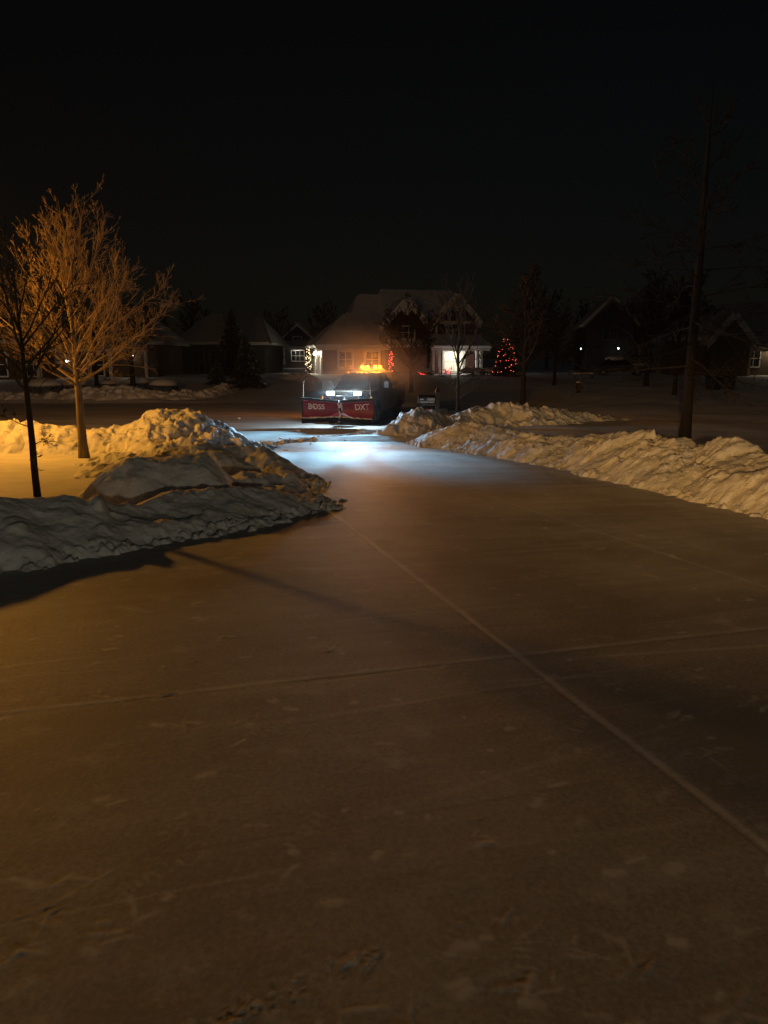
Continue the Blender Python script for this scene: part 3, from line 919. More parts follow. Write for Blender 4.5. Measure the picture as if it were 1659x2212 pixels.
# side wall towards the drive: garage door and boards lit by two lamps
sd = MB()
for k in range(9): sd.bb(-.05, -.005, .25, 8.1, 1.62 + .09 * k, 1.70 + .09 * k)
sd.build('siding', M['siding'], house)
for y0 in (.9, 4.6):
    g = MB(); g.bb(-.06, -.012, y0, y0 + 2.9, .0, 1.58)
    for k in range(4): g.bb(-.085, -.06, y0 + .06, y0 + 2.84, .06 + .39 * k, .38 + .39 * k)
    g.build('garage_door', M['trim'], house)
M['white_lamp'] = emit('white_lamp', (1.0, .93, .72), 40)
M['dim_lamp'] = emit('dim_lamp', (1.0, .86, .62), 5)
for i, (x, y, z) in enumerate([(-.22, .45, 1.95), (-.22, 4.15, 1.95)]):
    b = MB(); b.bb(x - .05, x + .22, y - .05, y + .05, z + .1, z + .16); b.ball((x, y, z), .085, 8, 6)
    b.build('wall_lamp', M['white_lamp'], house)


def point(name, loc, power, col, rad=.08, parent=None):
    l = bpy.data.lights.new(name, 'POINT'); l.energy = power; l.color = col; l.shadow_soft_size = rad
    o = bpy.data.objects.new(name, l); o.location = loc
    return link(o, parent)


point('garage_lamp_light', (-.45, .45, 1.85), 55, (1, .88, .62), parent=house)
point('garage_lamp_light', (-.45, 4.15, 1.85), 55, (1, .88, .62), parent=house)
point('porch_light', (12.2, .35, 2.0), 60, (1, .95, .78), .1, parent=house)
point('porch_light', (11.8, -1.1, .55), 25, (1, .97, .85), .1, parent=house)
pl = MB(); pl.ball((12.2, .35, 2.12), .09, 8, 6); pl.bb(12.14, 12.26, .3, .4, 2.18, 2.4); pl.build('porch_lamp', M['white_lamp'], house)

# decorations round that house
rng = random.Random(9)
HM = Matrix.Rotation(R(12), 4, 'Z'); HM.translation = (p0.x, 62, .02)


def hw(x, y, z): return HM @ Vector((x, y, z))


sp = [Vector((rng.uniform(-.24, .24) * (1.1 - .5 * i / 44), rng.uniform(-.2, .2), .1 + 1.95 * i / 44)) for i in range(45)]
q = hw(6.15, .6, .1)
evergreen('narrow conifer hung with red lights beside the garage wing', (q.x, q.y, .1), 2.1, .75, 15)
bulbs('string_lights', 'red string lights on the narrow conifer between garage wing and porch', 'string lights', (q.x, q.y, .1), sp, .032, M['red_bulb'])
sp = [Vector((rng.uniform(-.3, .3) * (1.15 - .7 * i / 54), rng.uniform(-.25, .25), .1 + 2.2 * (i / 54) ** .8)) for i in range(55)]
q = at(667, 800, 66)
evergreen('slim conifer with warm white lights left of the lit garage side', (q.x, q.y, .1), 2.5, .8, 16)
bulbs('string_lights', 'warm white string lights on the slim conifer left of the garage', 'string lights', (q.x, q.y, .1), sp, .026, M['warm_bulb'])
for i, (x, lb) in enumerate([(8.7, 'red light garland in the entry left of the porch columns'), (11.0, 'red light garland below the porch window')]):
    q = hw(x, -.7, .15)
    sp = [Vector((rng.uniform(-.35, .35), rng.uniform(-.1, .1), rng.uniform(.1, .65))) for k in range(16)]
    bulbs('string_lights', lb, 'string lights', (q.x, q.y, .1), sp, .03, M['red_bulb'])

# ---- other houses
def simple_house(label, loc, rz, name, wmat, blocks, hips, wins, porch=None, trims=True, tm='trim'):
    h = tag(empty(name, loc, rz), label, 'house')
    w, r, t = MB(), MB(), MB()
    for b in blocks: gable(w, r, t if trims else None, *b)
    for (bx, hp) in hips:
        w.bb(*bx); hip(r, *hp)
    if porch:
        x0, x1, d, ze = porch
        slab(r, [(x0, -d, ze), (x1, -d, ze), (x1, .02, ze + .7), (x0, .02, ze + .7)], .22)
        t.bb(x0, x1, -d, -d + .12, ze - .22, ze - .02)
        n = max(2, int((x1 - x0) / 2.4) + 1)
        for i in range(n):
            x = x0 + .15 + (x1 - x0 - .3) * i / (n - 1)
            c = MB(); c.bb(x - .1, x + .1, -d + .02, -d + .22, 0, ze - .2); c.bb(x - .16, x + .16, -d - .03, -d + .27, 0, .15); c.build('column', M[tm], h)
    w.build('wall', M[wmat], h); r.build('roof', M['dimmed_snow'], h); t.build('trim', M[tm], h)
    for wi in wins: window(h, *wi[0], fmat=tm, **wi[1])
    return h


q = at(618, 800, 96)
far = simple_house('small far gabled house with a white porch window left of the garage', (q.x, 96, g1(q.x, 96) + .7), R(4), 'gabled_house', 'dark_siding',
                   [(0, 3.2, 0, 8, -.6, 3.9, 5.3)], [((3, 7, 1, 8, -.6, 3.0), (2.8, 7.4, .6, 8.4, 3.0, 3.2, 5.2, 4.5, 4.6))],
                   [((1.6, 0, .5, 1.6, 1.3), dict(cols=3)), ((1.6, 0, 2.5, 1.0, 1.1), {})], porch=(-.3, 3.5, 1.1, 2.2))
point('far_porch_light', (1.6, -.7, 1.9), 22, (1, .93, .75), parent=far)
q = at(392, 815, 66)
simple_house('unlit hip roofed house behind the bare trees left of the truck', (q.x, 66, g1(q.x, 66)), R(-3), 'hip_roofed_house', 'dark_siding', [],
             [((0, 4.6, 0, 8, -.3, 2.7), (-.5, 5.1, -.5, 8.5, 2.72, 1.9, 2.9, 4, 5.4)), ((4.4, 7.6, 1, 9, -.3, 2.7), (3.8, 8.1, .5, 9.5, 2.7, 5.2, 6.4, 5, 5.1))],
             [((1.7, 0, .3, .9, 1.9), {}), ((3.3, 0, .7, 1.0, 1.4), {})], tm='grey_trim')
sl = MB(); sl.bb(-.06, .06, -.03, .03, 0, 1.45)
q = at(517, 756, 64.2)
sl_o = sl.build('amber_strip', emit('amber_glow_strip', (1, .42, .12), .9)); sl_o.location = (q.x, 64.2, g1(q.x, 64.2) + 1.5)  # glowing strip on a pole, standing in for a narrow lit window
pole_ = MB(); pole_.tube([(0, 0, -1.6), (0, 0, 0)], .03, 6); pole_.build('pole', M['black'], sl_o)
tag(sl_o, 'thin upright amber glowing strip among the dark conifers', 'light strip')
q = at(-40, 822, 55)
lh = simple_house('far left house with white porch columns behind the lit orange tree', (q.x, 55, g1(q.x, 55)), R(3), 'porch_house', 'brick_pale', [],
                  [((0, 5.6, 0, 9, -.3, 2.75), (-.6, 6.2, -.6, 9.5, 2.76, 2, 3.8, 4.4, 5.2)), ((5.5, 13, 1.4, 10, -.3, 2.75), (5.2, 13.6, .9, 10.5, 2.75, 7.2, 11, 5, 5.3))],
                  [((1.4, 0, .4, 1.2, 1.7), {}), ((4, 0, .4, 1.0, 1.7), {}), ((8.2, 1.4, .4, 1.1, 1.6), {})], porch=(4.2, 12.6, .2, 2.4))
for i, (x, z) in enumerate([(6.1, 1.5), (11.1, 1.9)]):
    b = MB(); b.ball((x, 1.05, z), .10, 8, 6); b.bb(x - .04, x + .04, 1.05, 1.4, z - .03, z + .03); b.build('wall_lamp', M['dim_lamp'], lh)
    point('wall_lamp_light', (x, .8, z), 3, (1, .85, .6), parent=lh)
point('yard_lamp_light', (.6, -1.6, 1.6), 9, (1, .86, .6), parent=lh)
q = at(1262, 800, 70)
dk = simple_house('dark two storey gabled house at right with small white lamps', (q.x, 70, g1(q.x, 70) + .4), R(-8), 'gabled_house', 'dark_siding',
                  [(0, 4.4, 0, 8, -.6, 4.4, 6.6), (7, 10.6, .8, 8, -.6, 5.0, 7.2)],
                  [((3.5, 13.5, 2, 10, -.6, 4.2), (3.2, 14, 1.4, 10.4, 4.2, 6, 11, 6, 7.0))],
                  [((2.2, 0, 2.9, 1.2, 1.1), {}), ((8.8, .8, 3.1, 1.2, 1.2), {}), ((5.4, 2, 3.0, 1, 1), {})], tm='grey_trim')
M['cool_lamp'] = emit('cool_lamp', (.72, .85, 1.0), 9)
for (u, v) in ((1255, 754), (1336, 753), (1448, 754)):
    q = dk.matrix_world.inverted() @ at(u, v, 69.0) if False else None
    pw = at(u, v, 68.6)
    loc = Matrix.Rotation(R(8), 4, 'Z') @ (pw - Vector(dk.location))
    b = MB(); b.ball(loc, .06, 8, 6); b.bb(loc.x - .03, loc.x + .03, loc.y, loc.y + .35, loc.z + .06, loc.z + .1); b.build('wall_lamp', M['cool_lamp'], dk)
    point('wall_lamp_light', loc + Vector((0, -.3, 0)), .12, (.75, .87, 1), parent=dk)
q = at(1535, 797, 60)
rh = simple_house('rightmost house with lit porch, tan brick and a small entry gable', (q.x, 60, g1(q.x, 60)), R(-10), 'porch_house', 'brick_pale',
                  [(-.3, 2.6, -.9, 5, -.4, 3.0, 4.9)], [((2.4, 12, .6, 10, -.4, 3.0), (-2.5, 12.6, .0, 10.5, 3.0, 2.4, 9, 5, 6.0)), ((-3, 2.5, .9, 9, -.4, 2.9), (-3.4, 2.4, .4, 9.2, 2.9, -1, 1.5, 4, 5.3))],
                  [((3.4, .6, .85, .9, 1.3), dict(cols=2))], porch=(2.62, 8.6, .6, 2.3), tm='dim_trim')
point('porch_light', (4.6, .0, 2.0), 26, (1, .85, .55), parent=rh)
bd = MB(); bd.bb(4.9, 5.7, .5, .58, 0, 2.0); bd.build('door', M['dark_siding'], rh)

# ------------------------------------------------------------------ small things across the street
def bin_obj(label, x, y, rz):
    root = tag(empty('wheeled_bin', (x, y, g1(x, y) - .1), rz), label, 'bin', 'wheeled bins in the snow')
    b = MB(); b.loft([[(-.28, -.30, .05), (.28, -.30, .05), (.28, .30, .05), (-.28, .30, .05)], [(-.37, -.40, 1.0), (.37, -.40, 1.0), (.37, .40, 1.0), (-.37, .40, 1.0)]])
    b.build('body', M['black'], root, .02)
    l = MB(); l.loft([[(-.40, -.44, 1.005), (.40, -.44, 1.005), (.40, .42, 1.005), (-.40, .42, 1.005)], [(-.34, -.36, 1.09), (.34, -.36, 1.09), (.34, .38, 1.09), (-.34, .38, 1.09)]]); l.build('lid', M['black'], root, .01)
    for s in (-1, 1):
        t = MB(); t.tube([(s * .30, .33, .12), (s * .36, .33, .12)], .12, 12); t.build('wheel', M['rubber'], root)
    h = MB(); h.tube([(-.3, .45, .95), (.3, .45, .95)], .02, 6); h.build('handle', M['black'], root)


xa = at(1541, 830, 45)
bin_obj('black wheeled bin standing in the snow, left one of the pair', xa.x, 45, R(5))
bin_obj('black wheeled bin standing in the snow, right one of the pair', xa.x + .92, 45.1, R(-4))
# hydrant
xa = at(1248, 852, 43)
root = tag(empty('fire_hydrant', (xa.x, 43, g1(xa.x, 43) + .05)), 'snow topped fire hydrant alone on the dark right lawn', 'hydrant')
b = MB(); b.tube([(0, 0, 0), (0, 0, .05), (0, 0, .06), (0, 0, .5), (0, 0, .55), (0, 0, .64), (0, 0, .7)], [.17, .17, .12, .12, .16, .12, .04], 14); b.build('barrel', mat('hydrant_paint', (.07, .02, .015), .5), root)
for s in (-1, 1):
    c = MB(); c.tube([(s * .1, 0, .42), (s * .22, 0, .42)], .06, 10); c.build('nozzle_cap', M['metal'], root)
c = MB(); c.tube([(0, -.1, .36), (0, -.22, .36)], .08, 10); c.build('nozzle_cap', M['metal'], root)
c = MB(); c.ball((0, 0, .72), .13, 10, 6, .5); c.build('snow_cap', M['snow'], root)
c = MB(); c.tube([(.12, .05, .5), (.12, .05, 1.25)], .012, 6); c.build('flag_rod', M['metal'], root)
# bench
xa = at(1259, 815, 54)
root = tag(empty('garden_bench', (xa.x, 54, g1(xa.x, 54) + .05)), 'low dark bench under a layer of snow on the right lawn', 'bench')
b = MB()
for k in range(4): b.bb(-.75, .75, -.2 + .11 * k, -.11 + .11 * k, .40, .44)
b.build('seat', M['black'], root)
for s in (-.65, .65):
    l = MB(); l.bb(s - .04, s + .04, -.2, .22, -.1, .395); l.build('leg', M['black'], root)
c = MB(); c.loft([[(-.74, -.19, .445), (.74, -.19, .445), (.74, .2, .445), (-.74, .2, .445)], [(-.7, -.16, .56), (.7, -.16, .56), (.7, .18, .56), (-.7, .18, .56)]]); c.build('snow_layer', M['snow'], root, .03)


def wheel_part(root, x, y, z, r, w, rimmat):
    t = MB(); t.tube([(x - w / 2, y, z), (x - w / 2 + .04, y, z), (x + w / 2 - .04, y, z), (x + w / 2, y, z)], [r * .9, r, r, r * .9], 22)
    to = t.build('wheel', M['rubber'], root)
    sgn = 1 if x > 0 else -1
    m = MB(); m.tube([(x + sgn * w * .45, y, z), (x + sgn * (w * .5 + .012), y, z)], [r * .6, r * .55], 16)
    for k in range(6):
        a = k * PI / 3
        m.box((x + sgn * (w * .5 + .02), y + math.cos(a) * r * .3, z + math.sin(a) * r * .3), (.03, .09, .09), rot=Matrix.Rotation(a, 3, 'X'))
    m.build('rim', rimmat, to)
    return to


# snow covered car
xa = at(1338, 795, 60)
root = tag(empty('parked_car', (xa.x, 60, g1(xa.x, 60) + .12), R(80)), 'parked car buried in snow in front of the dark right house', 'car')
bp = mat('car_paint', (.03, .03, .034), .35)
b = MB(); b.loft([[(x, y, z) for (x, z) in ((-.85, .3), (.85, .3), (.88, .6), (.82, .86 if abs(y) < 2 else .78), (-.82, .86 if abs(y) < 2 else .78), (-.88, .6))] for y in (-2.2, -1.9, -.6, .8, 1.9, 2.15)]); b.build('body', bp, root, .05)
b = MB(); b.loft([[(-.78, -.9, .87), (.78, -.9, .87), (.78, 1.6, .87), (-.78, 1.6, .87)], [(-.6, -.25, 1.38), (.6, -.25, 1.38), (.6, 1.0, 1.38), (-.6, 1.0, 1.38)]]); b.build('cabin', M['glass'], root, .04)
for x in (-.8, .8):
    for y in (-1.35, 1.35): wheel_part(root, x, y, .30, .31, .2, M['metal'])
c = MB(); c.ball((0, .35, 1.36), .85, 16, 8, .28, .04, random.Random(2)); c.ball((0, -1.45, .84), .8, 16, 8, .22, .04, random.Random(3)); c.build('snow_cover', M['snow'], root)

# ------------------------------------------------------------------ mailbox
mx = at(945, 865, 25.4).x
mb_root = tag(empty('mailbox', (mx, 25.4, -.95)), 'black mailbox with white address lettering on a dark post beside the snow pile', 'mailbox')
b = MB(); b.bb(-.065, .065, -.065, .065, -.1, 1.36); b.bb(-.085, .085, -.085, .085, 1.32, 1.37)
b.loft([[(-.08, -.08, 1.37), (.08, -.08, 1.37), (.08, .08, 1.37), (-.08, .08, 1.37)], [(-.01, -.01, 1.52), (.01, -.01, 1.52), (.01, .01, 1.52), (-.01, .01, 1.52)]])
b.build('post', M['black'], mb_root)
b = MB(); b.bb(-.55, -.066, -.05, .05, .88, .96); b.bb(.066, .36, -.07, .07, .62, .78); b.build('arm', M['black'], mb_root, .01)
bx0, bx1, bz = -.66, -.10, .965
prof = [(-.12, 0), (.12, 0), (.12, .16)] + [(.12 * math.cos(a), .16 + .12 * math.sin(a)) for a in (R(30), R(60), R(90), R(120), R(150))] + [(-.12, .16)]
b = MB(); b.loft([[(x, y, bz + z) for (y, z) in prof] for x in (bx0, bx1)]); boxo = b.build('box', M['black'], mb_root)
b = MB(); b.loft([[(x, y * 1.06, bz + z * 1.03) for (y, z) in prof] for x in (bx0 - .025, bx0 - .002)]); b.build('box_door', M['black'], mb_root)


def text_obj(name, body, size, m, parent, fn, bold=.0):
    """lettering as a mesh laid on a surface by fn(x, y) -> point"""
    cu = bpy.data.curves.new(name, 'FONT'); cu.body = body; cu.size = size; cu.align_x = 'CENTER'; cu.align_y = 'CENTER'; cu.offset = bold
    o = bpy.data.objects.new(name, cu); COL.objects.link(o)
    bpy.context.view_layer.update()
    me = bpy.data.meshes.new_from_object(o.evaluated_get(bpy.context.evaluated_depsgraph_get()))
    bpy.data.objects.remove(o); bpy.data.curves.remove(cu)
    for v in me.vertices: v.co = fn(v.co.x, v.co.y)
    me.materials.clear(); me.materials.append(m); me.name = name
    return link(bpy.data.objects.new(name, me), parent)


M['white_paint'] = mat('white_lettering', (.8, .8, .78), .5, (.68, .68, .66), 12)
text_obj('house_number', '10556', .115, M['white_paint'], boxo, lambda x, y: Vector((-.24 + x, -.1235, bz + .135 + y)), .002)
text_obj('street_name', 'Waverly Court', .082, M['white_paint'], boxo, lambda x, y: Vector((-.37 + x, -.1235, bz + .045 + y)), .002)
b = MB(); b.bb(-.62, -.50, -.126, -.121, bz + .12, bz + .155); b.build('emblem', M['white_paint'], boxo)
# orange marker board half buried behind the pile
rb = MB(); rb.box((0, 0, 0), (1.15, .05, .13), rot=Matrix.Rotation(R(-9), 3, 'Y'))
for s in (-.4, .4): rb.bb(s - .02, s + .02, -.02, .02, -.5, -.03)
ro = rb.build('shovel_plow', mat('red_paint', (.42, .05, .03), .5, (.3, .04, .03)))
q = at(893, 872, 26.4); ro.location = (q.x + .05, 26.6, -.42)
tag(ro, 'low red board half hidden behind the snow pile beside the mailbox', 'board')

# ------------------------------------------------------------------ plow truck
TR = R(-13.5)
truck = tag(empty('plow_truck', (-1.42, 27.35, -.955), TR), 'dark pickup truck with red V shaped snow plow and amber roof beacons', 'truck')
paint = mat('dark_truck_paint', (.085, .07, .062), .45, (.13, .115, .10), 3, .0)
dust = snow_mat('thin_snow_on_truck', (.5, .48, .46), grit=.006, grit_scale=40, coarse=.01, coarse_scale=9, c2=(.12, .11, .10))


def sect(y, w, z0, z1, ch=.10, crown=.03):
    h = w / 2
    return [(-h + .04, y, z0), (h - .04, y, z0), (h, y, z0 + .12), (h, y, z1 - ch), (h - ch * .9, y, z1), (0, y, z1 + crown), (-h + ch * .9, y, z1), (-h, y, z1 - ch), (-h, y, z0 + .12)]


b = MB(); b.loft([sect(0, 1.86, .55, 1.16, .12, .02), sect(.10, 1.98, .5, 1.24, .12, .03), sect(.8, 2.02, .48, 1.30, .10, .04), sect(1.55, 2.02, .48, 1.36, .08, .03)])
hood = b.build('hood', paint, truck, .02)
b = MB(); b.loft([sect(1.553, 2.02, .46, 1.33, .06, .0), sect(3.75, 2.02, .46, 1.33, .06, .0)]); cab = b.build('cab', paint, truck, .015)
# greenhouse
lo = [(-.96, 1.56, 1.34), (.96, 1.56, 1.34), (.96, 3.72, 1.34), (-.96, 3.72, 1.34)]
hi = [(-.74, 2.28, 1.88), (.74, 2.28, 1.88), (.74, 3.52, 1.88), (-.74, 3.52, 1.88)]
b = MB(); b.loft([lo, hi]); b.build('greenhouse', M['black'], truck, .02)
b = MB(); b.loft([[(-.77, 2.2, 1.882), (.77, 2.2, 1.882), (.77, 3.56, 1.882), (-.77, 3.56, 1.882)], [(-.70, 2.36, 1.955), (.70, 2.36, 1.955), (.70, 3.46, 1.955), (-.70, 3.46, 1.955)]]); b.build('roof', paint, truck, .02)


def inset_pane(q, off, sh=.10):
    q = [Vector(v) for v in q]; c = sum(q, Vector()) / 4
    n = (q[1] - q[0]).cross(q[2] - q[0]).normalized()
    if n.dot(c - Vector((0, 2.7, 1.5))) < 0: n = -n
    return [v.lerp(c, sh) + n * off for v in q], n


for nm, q in (('windshield', [lo[0], lo[1], hi[1], hi[0]]), ('rear_window', [lo[2], lo[3], hi[3], hi[2]])):
    qq, n = inset_pane(q, .006, .07); b = MB(); b.poly_extrude(qq, n * .008); b.build(nm, M['glass'], truck)
for s in (-1, 1):
    l0, l1 = Vector((s * .96, 1.56, 1.34)), Vector((s * .96, 3.72, 1.34)); h0, h1 = Vector((s * .74, 2.28, 1.88)), Vector((s * .74, 3.52, 1.88))
    for a, c in ((0.1, .55), (.57, .95)):
        qq, n = inset_pane([l0.lerp(l1, a), l0.lerp(l1, c), h0.lerp(h1, c), h0.lerp(h1, a)], .006, .08); b = MB(); b.poly_extrude(qq, n * .008); b.build('side_window', M['glass'], truck)
    b = MB(); b.bb(s * 1.012 - .004, s * 1.012 + .004, 1.62, 2.72, .55, 1.28); b.build('door', paint, truck, .003)
    b = MB(); b.bb(s * 1.012 - .004, s * 1.012 + .004, 2.76, 3.68, .55, 1.28); b.build('door', paint, truck, .003)
    b = MB(); b.box((s * 1.16, 1.72, 1.5), (.2, .09, .28)); b.bb(min(s * .98, s * 1.1), max(s * .98, s * 1.1), 1.70, 1.75, 1.40, 1.44); b.build('mirror', M['black'], truck, .02)
    b = MB(); b.bb(s * .97 - .1, s * .97 + .1, 1.6, 3.6, .40, .45); b.build('running_board', M['black'], truck, .01)
    b = MB(); b.box((s * .80, -.01, 1.0), (.26, .05, .24)); b.build('headlight', M['glass'], truck, .01)
    b = MB(); b.box((s * .95, .02, 1.0), (.06, .07, .2)); b.build('turn_signal', emit('amber_lens%d' % s, (1, .35, .04), .25), truck)
# bed
b = MB()
b.bb(-1.01, -.93, 3.78, 5.95, .5, 1.37); b.bb(.93, 1.01, 3.78, 5.95, .5, 1.37); b.bb(-.93, .93, 3.78, 3.86, .5, 1.37); b.bb(-.93, .93, 5.87, 5.95, .55, 1.35); b.bb(-.93, .93, 3.86, 5.87, .52, .75)
b.build('bed', paint, truck, .015)
b = MB(); b.loft([[(-.45, 4.35, .76), (.45, 4.35, .76), (.45, 5.7, .76), (-.45, 5.7, .76)], [(-.80, 4.1, 1.75), (.80, 4.1, 1.75), (.80, 5.9, 1.75), (-.80, 5.9, 1.75)], [(-.80, 4.1, 1.95), (.80, 4.1, 1.95), (.80, 5.9, 1.95), (-.80, 5.9, 1.95)]])
b.build('salt_hopper', M['black'], truck, .02)
b = MB(); b.tube([(-.88, 3.82, 1.37), (-.88, 3.82, 2.0), (.88, 3.82, 2.0), (.88, 3.82, 1.37)], .03, 8)
for k in range(5): b.tube([(-.6 + .3 * k, 3.82, 1.37), (-.6 + .3 * k, 3.82, 2.0)], .016, 6)
b.tube([(-.88, 3.82, 1.7), (.88, 3.82, 1.7)], .02, 6)
b.build('headache_rack', M['metal'], truck)
# fender flares, wheels, bumper, grille
for x in (-.90, .90):
    for y in (.92, 4.8): wheel_part(truck, x, y, .41, .41, .27, M['metal'])
for s in (-1, 1):
    for y in (.92, 4.8):
        b = MB(); b.tube([(s * 1.0, y + .5 * math.cos(a), .42 + .5 * math.sin(a)) for a in [R(k) for k in range(5, 180, 17)]], .045, 6); b.build('wheel_arch', M['black'], truck)
b = MB(); b.box((0, -.06, .66), (1.9, .16, .24)); b.build('bumper', M['metal'], truck, .03)
b = MB()
for k in range(5): b.box((0, -.025, .88 + .07 * k), (1.25, .05, .035))
b.bb(-.65, .65, -.012, .02, .84, 1.2); b.build('grille', M['black'], truck)
b = MB(); b.ball((0, .75, 1.29), .9, 20, 8, .075, .02, random.Random(5)); o = b.build('hood_snow', dust, truck)
for v in o.data.vertices: v.co.y = .75 + (v.co.y - .75) * .75
for s in (-.7, 0, .5):
    pass
M['amber'] = emit('amber_beacon', (1.0, .27, .03), 4.2)
M['amber_small'] = emit('amber_marker', (1.0, .30, .03), 1.6)
for x in (-.58, -.2, 0, .2, .58):
    b = MB(); b.ball((x, 2.24, 1.955), .04, 8, 5, .8); b.build('marker_light', M['amber_small'], truck)
lb = MB(); lb.bb(-.62, .62, 3.74, 3.92, 2.035, 2.075); lb.bb(-.56, .56, 3.77, 3.89, 2.075, 2.10)
lbo = lb.build('light_bar', M['black'], truck)
for x in (-.40, -.18, .16, .38):
    b = MB(); b.bb(x - .065, x + .065, 3.74, 3.90, 2.102, 2.22); b.build('beacon_lens', M['amber'], lbo, .015)
for x in (-.40, -.18, .16, .38):
    point('beacon_light', (x, 3.56, 2.17), 120, (1, .27, .015), .09, parent=truck)
for x in (-.29, .27):
    bl = bpy.data.lights.new('beacon_beam', 'SPOT'); bl.energy = 600; bl.color = (1, .40, .10); bl.spot_size = R(50); bl.spot_blend = .8; bl.shadow_soft_size = .08
    bo = link(bpy.data.objects.new('beacon_beam', bl), truck); bo.location = (x, 3.62, 2.33); bo.rotation_euler = (R(90 - 8), 0, R(180 + 8)); bo.scale = (1, .34, 1)

# plow: two curved flared wings, deflectors, edges, lamps
plow = MB(); plow.box((0, -.45, .42), (.9, .55, .12)); plow.box((0, -.2, .55), (.16, .16, .9)); plow.tube([(-.36, -.3, .5), (-.36, -.72, .62)], .045, 8); plow.tube([(.36, -.3, .5), (.36, -.72, .62)], .045, 8)
plow = plow.build('plow', M['metal'], truck, .01)
red = mat('red_plow_paint', (.25, .02, .035), .45, (.17, .018, .03), 6)


def wingpt(s, t, sgn, off=0.0):
    """s: 0 hinge .. 1 outer end, t: 0 bottom .. 1 top; off = distance in front of the face"""
    x = sgn * (.05 + 1.30 * s)
    y = -.86 - .34 * s
    zb = .34 - .06 * s
    zt = .96 + .11 * s
    z = zb + (zt - zb) * t
    bow = -.16 * (2 * t - 1) ** 2 + .06
    nx, ny = sgn * -.25, -.97
    return Vector((x + nx * (off - bow), y + ny * (off - bow) * 1.0 - .32 * 0, z))


def wing_surface(mb, sgn, s0, s1, t0, t1, off0, off1, ns=14, nt=8):
    fr = [[wingpt(s0 + (s1 - s0) * i / ns, t0 + (t1 - t0) * j / nt, sgn, off1) for i in range(ns + 1)] for j in range(nt + 1)]
    bk = [[wingpt(s0 + (s1 - s0) * i / ns, t0 + (t1 - t0) * j / nt, sgn, off0) for i in range(ns + 1)] for j in range(nt + 1)]
    W = ns + 1
    vs = [p for r_ in fr for p in r_] + [p for r_ in bk for p in r_]
    o = W * (nt + 1)
    fs = []
    for j in range(nt):
        for i in range(ns):
            a = j * W + i
            fs.append((a, a + 1, a + W + 1, a + W)); fs.append((o + a, o + a + W, o + a + W + 1, o + a + 1))
    for i in range(ns):
        fs.append((i, o + i, o + i + 1, i + 1)); a = nt * W + i; fs.append((a, a + 1, o + a + 1, o + a))
    for j in range(nt):
        a = j * W; fs.append((a, a + W, o + a + W, o + a)); a = j * W + ns; fs.append((a, o + a, o + a + W, a + W))
    mb.add(vs, fs)


rng = random.Random(3)
for sgn, word, sz in ((-1, 'BOSS', .27), (1, 'DXT', .30)):
    b = MB(); wing_surface(b, sgn, 0, 1, .0, .93, -.03, 0); b.build('wing', red, plow)
    b = MB(); wing_surface(b, sgn, 0.02, 1.06, .935, 1.07, -.012, .03, 14, 3); b.build('deflector', M['rubber'], plow)
    b = MB(); wing_surface(b, sgn, 0, 1.02, -.14, .07, .004, .026, 14, 2); b.build('cutting_edge', M['black'], plow)
    b = MB(); wing_surface(b, sgn, .985, 1.03, -.08, .95, -.035, .012, 2, 8); b.build('wing_end_plate', M['rubber'], plow)
    b = MB()
    for k in range(60):
        s = (k + rng.random()) / 60; q = wingpt(s, .075 + rng.uniform(0, .05), sgn, .02); rr_ = rng.uniform(.012, .035) * (1.3 if rng.random() < .2 else 1)
        b.ball(q, rr_, 6, 4, rng.uniform(.5, .9))
    b.build('snow_crust', M['snow'], plow)
    b = MB(); q = wingpt(.97, 1.05, sgn, 0.0); b.tube([q, q + Vector((-.03 * sgn, .02, .62))], .010, 6); b.build('guide_rod', M['trim'], plow)
    sc_ = .62 if sgn < 0 else .64

    def lay(x, y, sgn=sgn, sc_=sc_):
        return wingpt(sc_ + sgn * x / 1.34, .64 + y / .70, sgn, .007)
    text_obj('lettering', word, sz, M['white_paint'], plow, lay, .004)
    if word == 'BOSS':     # star in the ring of the O
        b = MB()
        for a in (R(0), R(60), R(120)):
            c, s_ = math.cos(a), math.sin(a)
            quad = [(-.045 * c - .008 * s_, -.045 * s_ + .008 * c), (-.045 * c + .008 * s_, -.045 * s_ - .008 * c), (.045 * c + .008 * s_, .045 * s_ - .008 * c), (.045 * c - .008 * s_, .045 * s_ + .008 * c)]
            b.add([lay(-.085 + x, y) + Vector((0, -.001, 0)) for x, y in quad], [(0, 1, 2, 3)])
        b.build('emblem', M['white_paint'], plow)
b = MB(); b.tube([(0, -.87, .24), (0, -.87, 1.0)], .055, 10); b.build('hinge_post', M['black'], plow)
b = MB()
for k in range(26): b.ball((rng.gauss(0, .045), -.93 + rng.gauss(0, .01), rng.uniform(.24, .96)), rng.uniform(.02, .05), 6, 4, 1.3)
b.build('snow_crust', M['snow'], plow)
b = MB()
b.tube([(-.55, -.25, .60), (-.55, -.28, 1.13), (.55, -.28, 1.13), (.55, -.25, .60)], .03, 8); b.tube([(0, -.25, .6), (0, -.30, 1.13)], .03, 8); b.build('lamp_tower', M['black'], plow)
M['led'] = emit('plow_lamp_lens', (.80, .95, 1.0), 12)
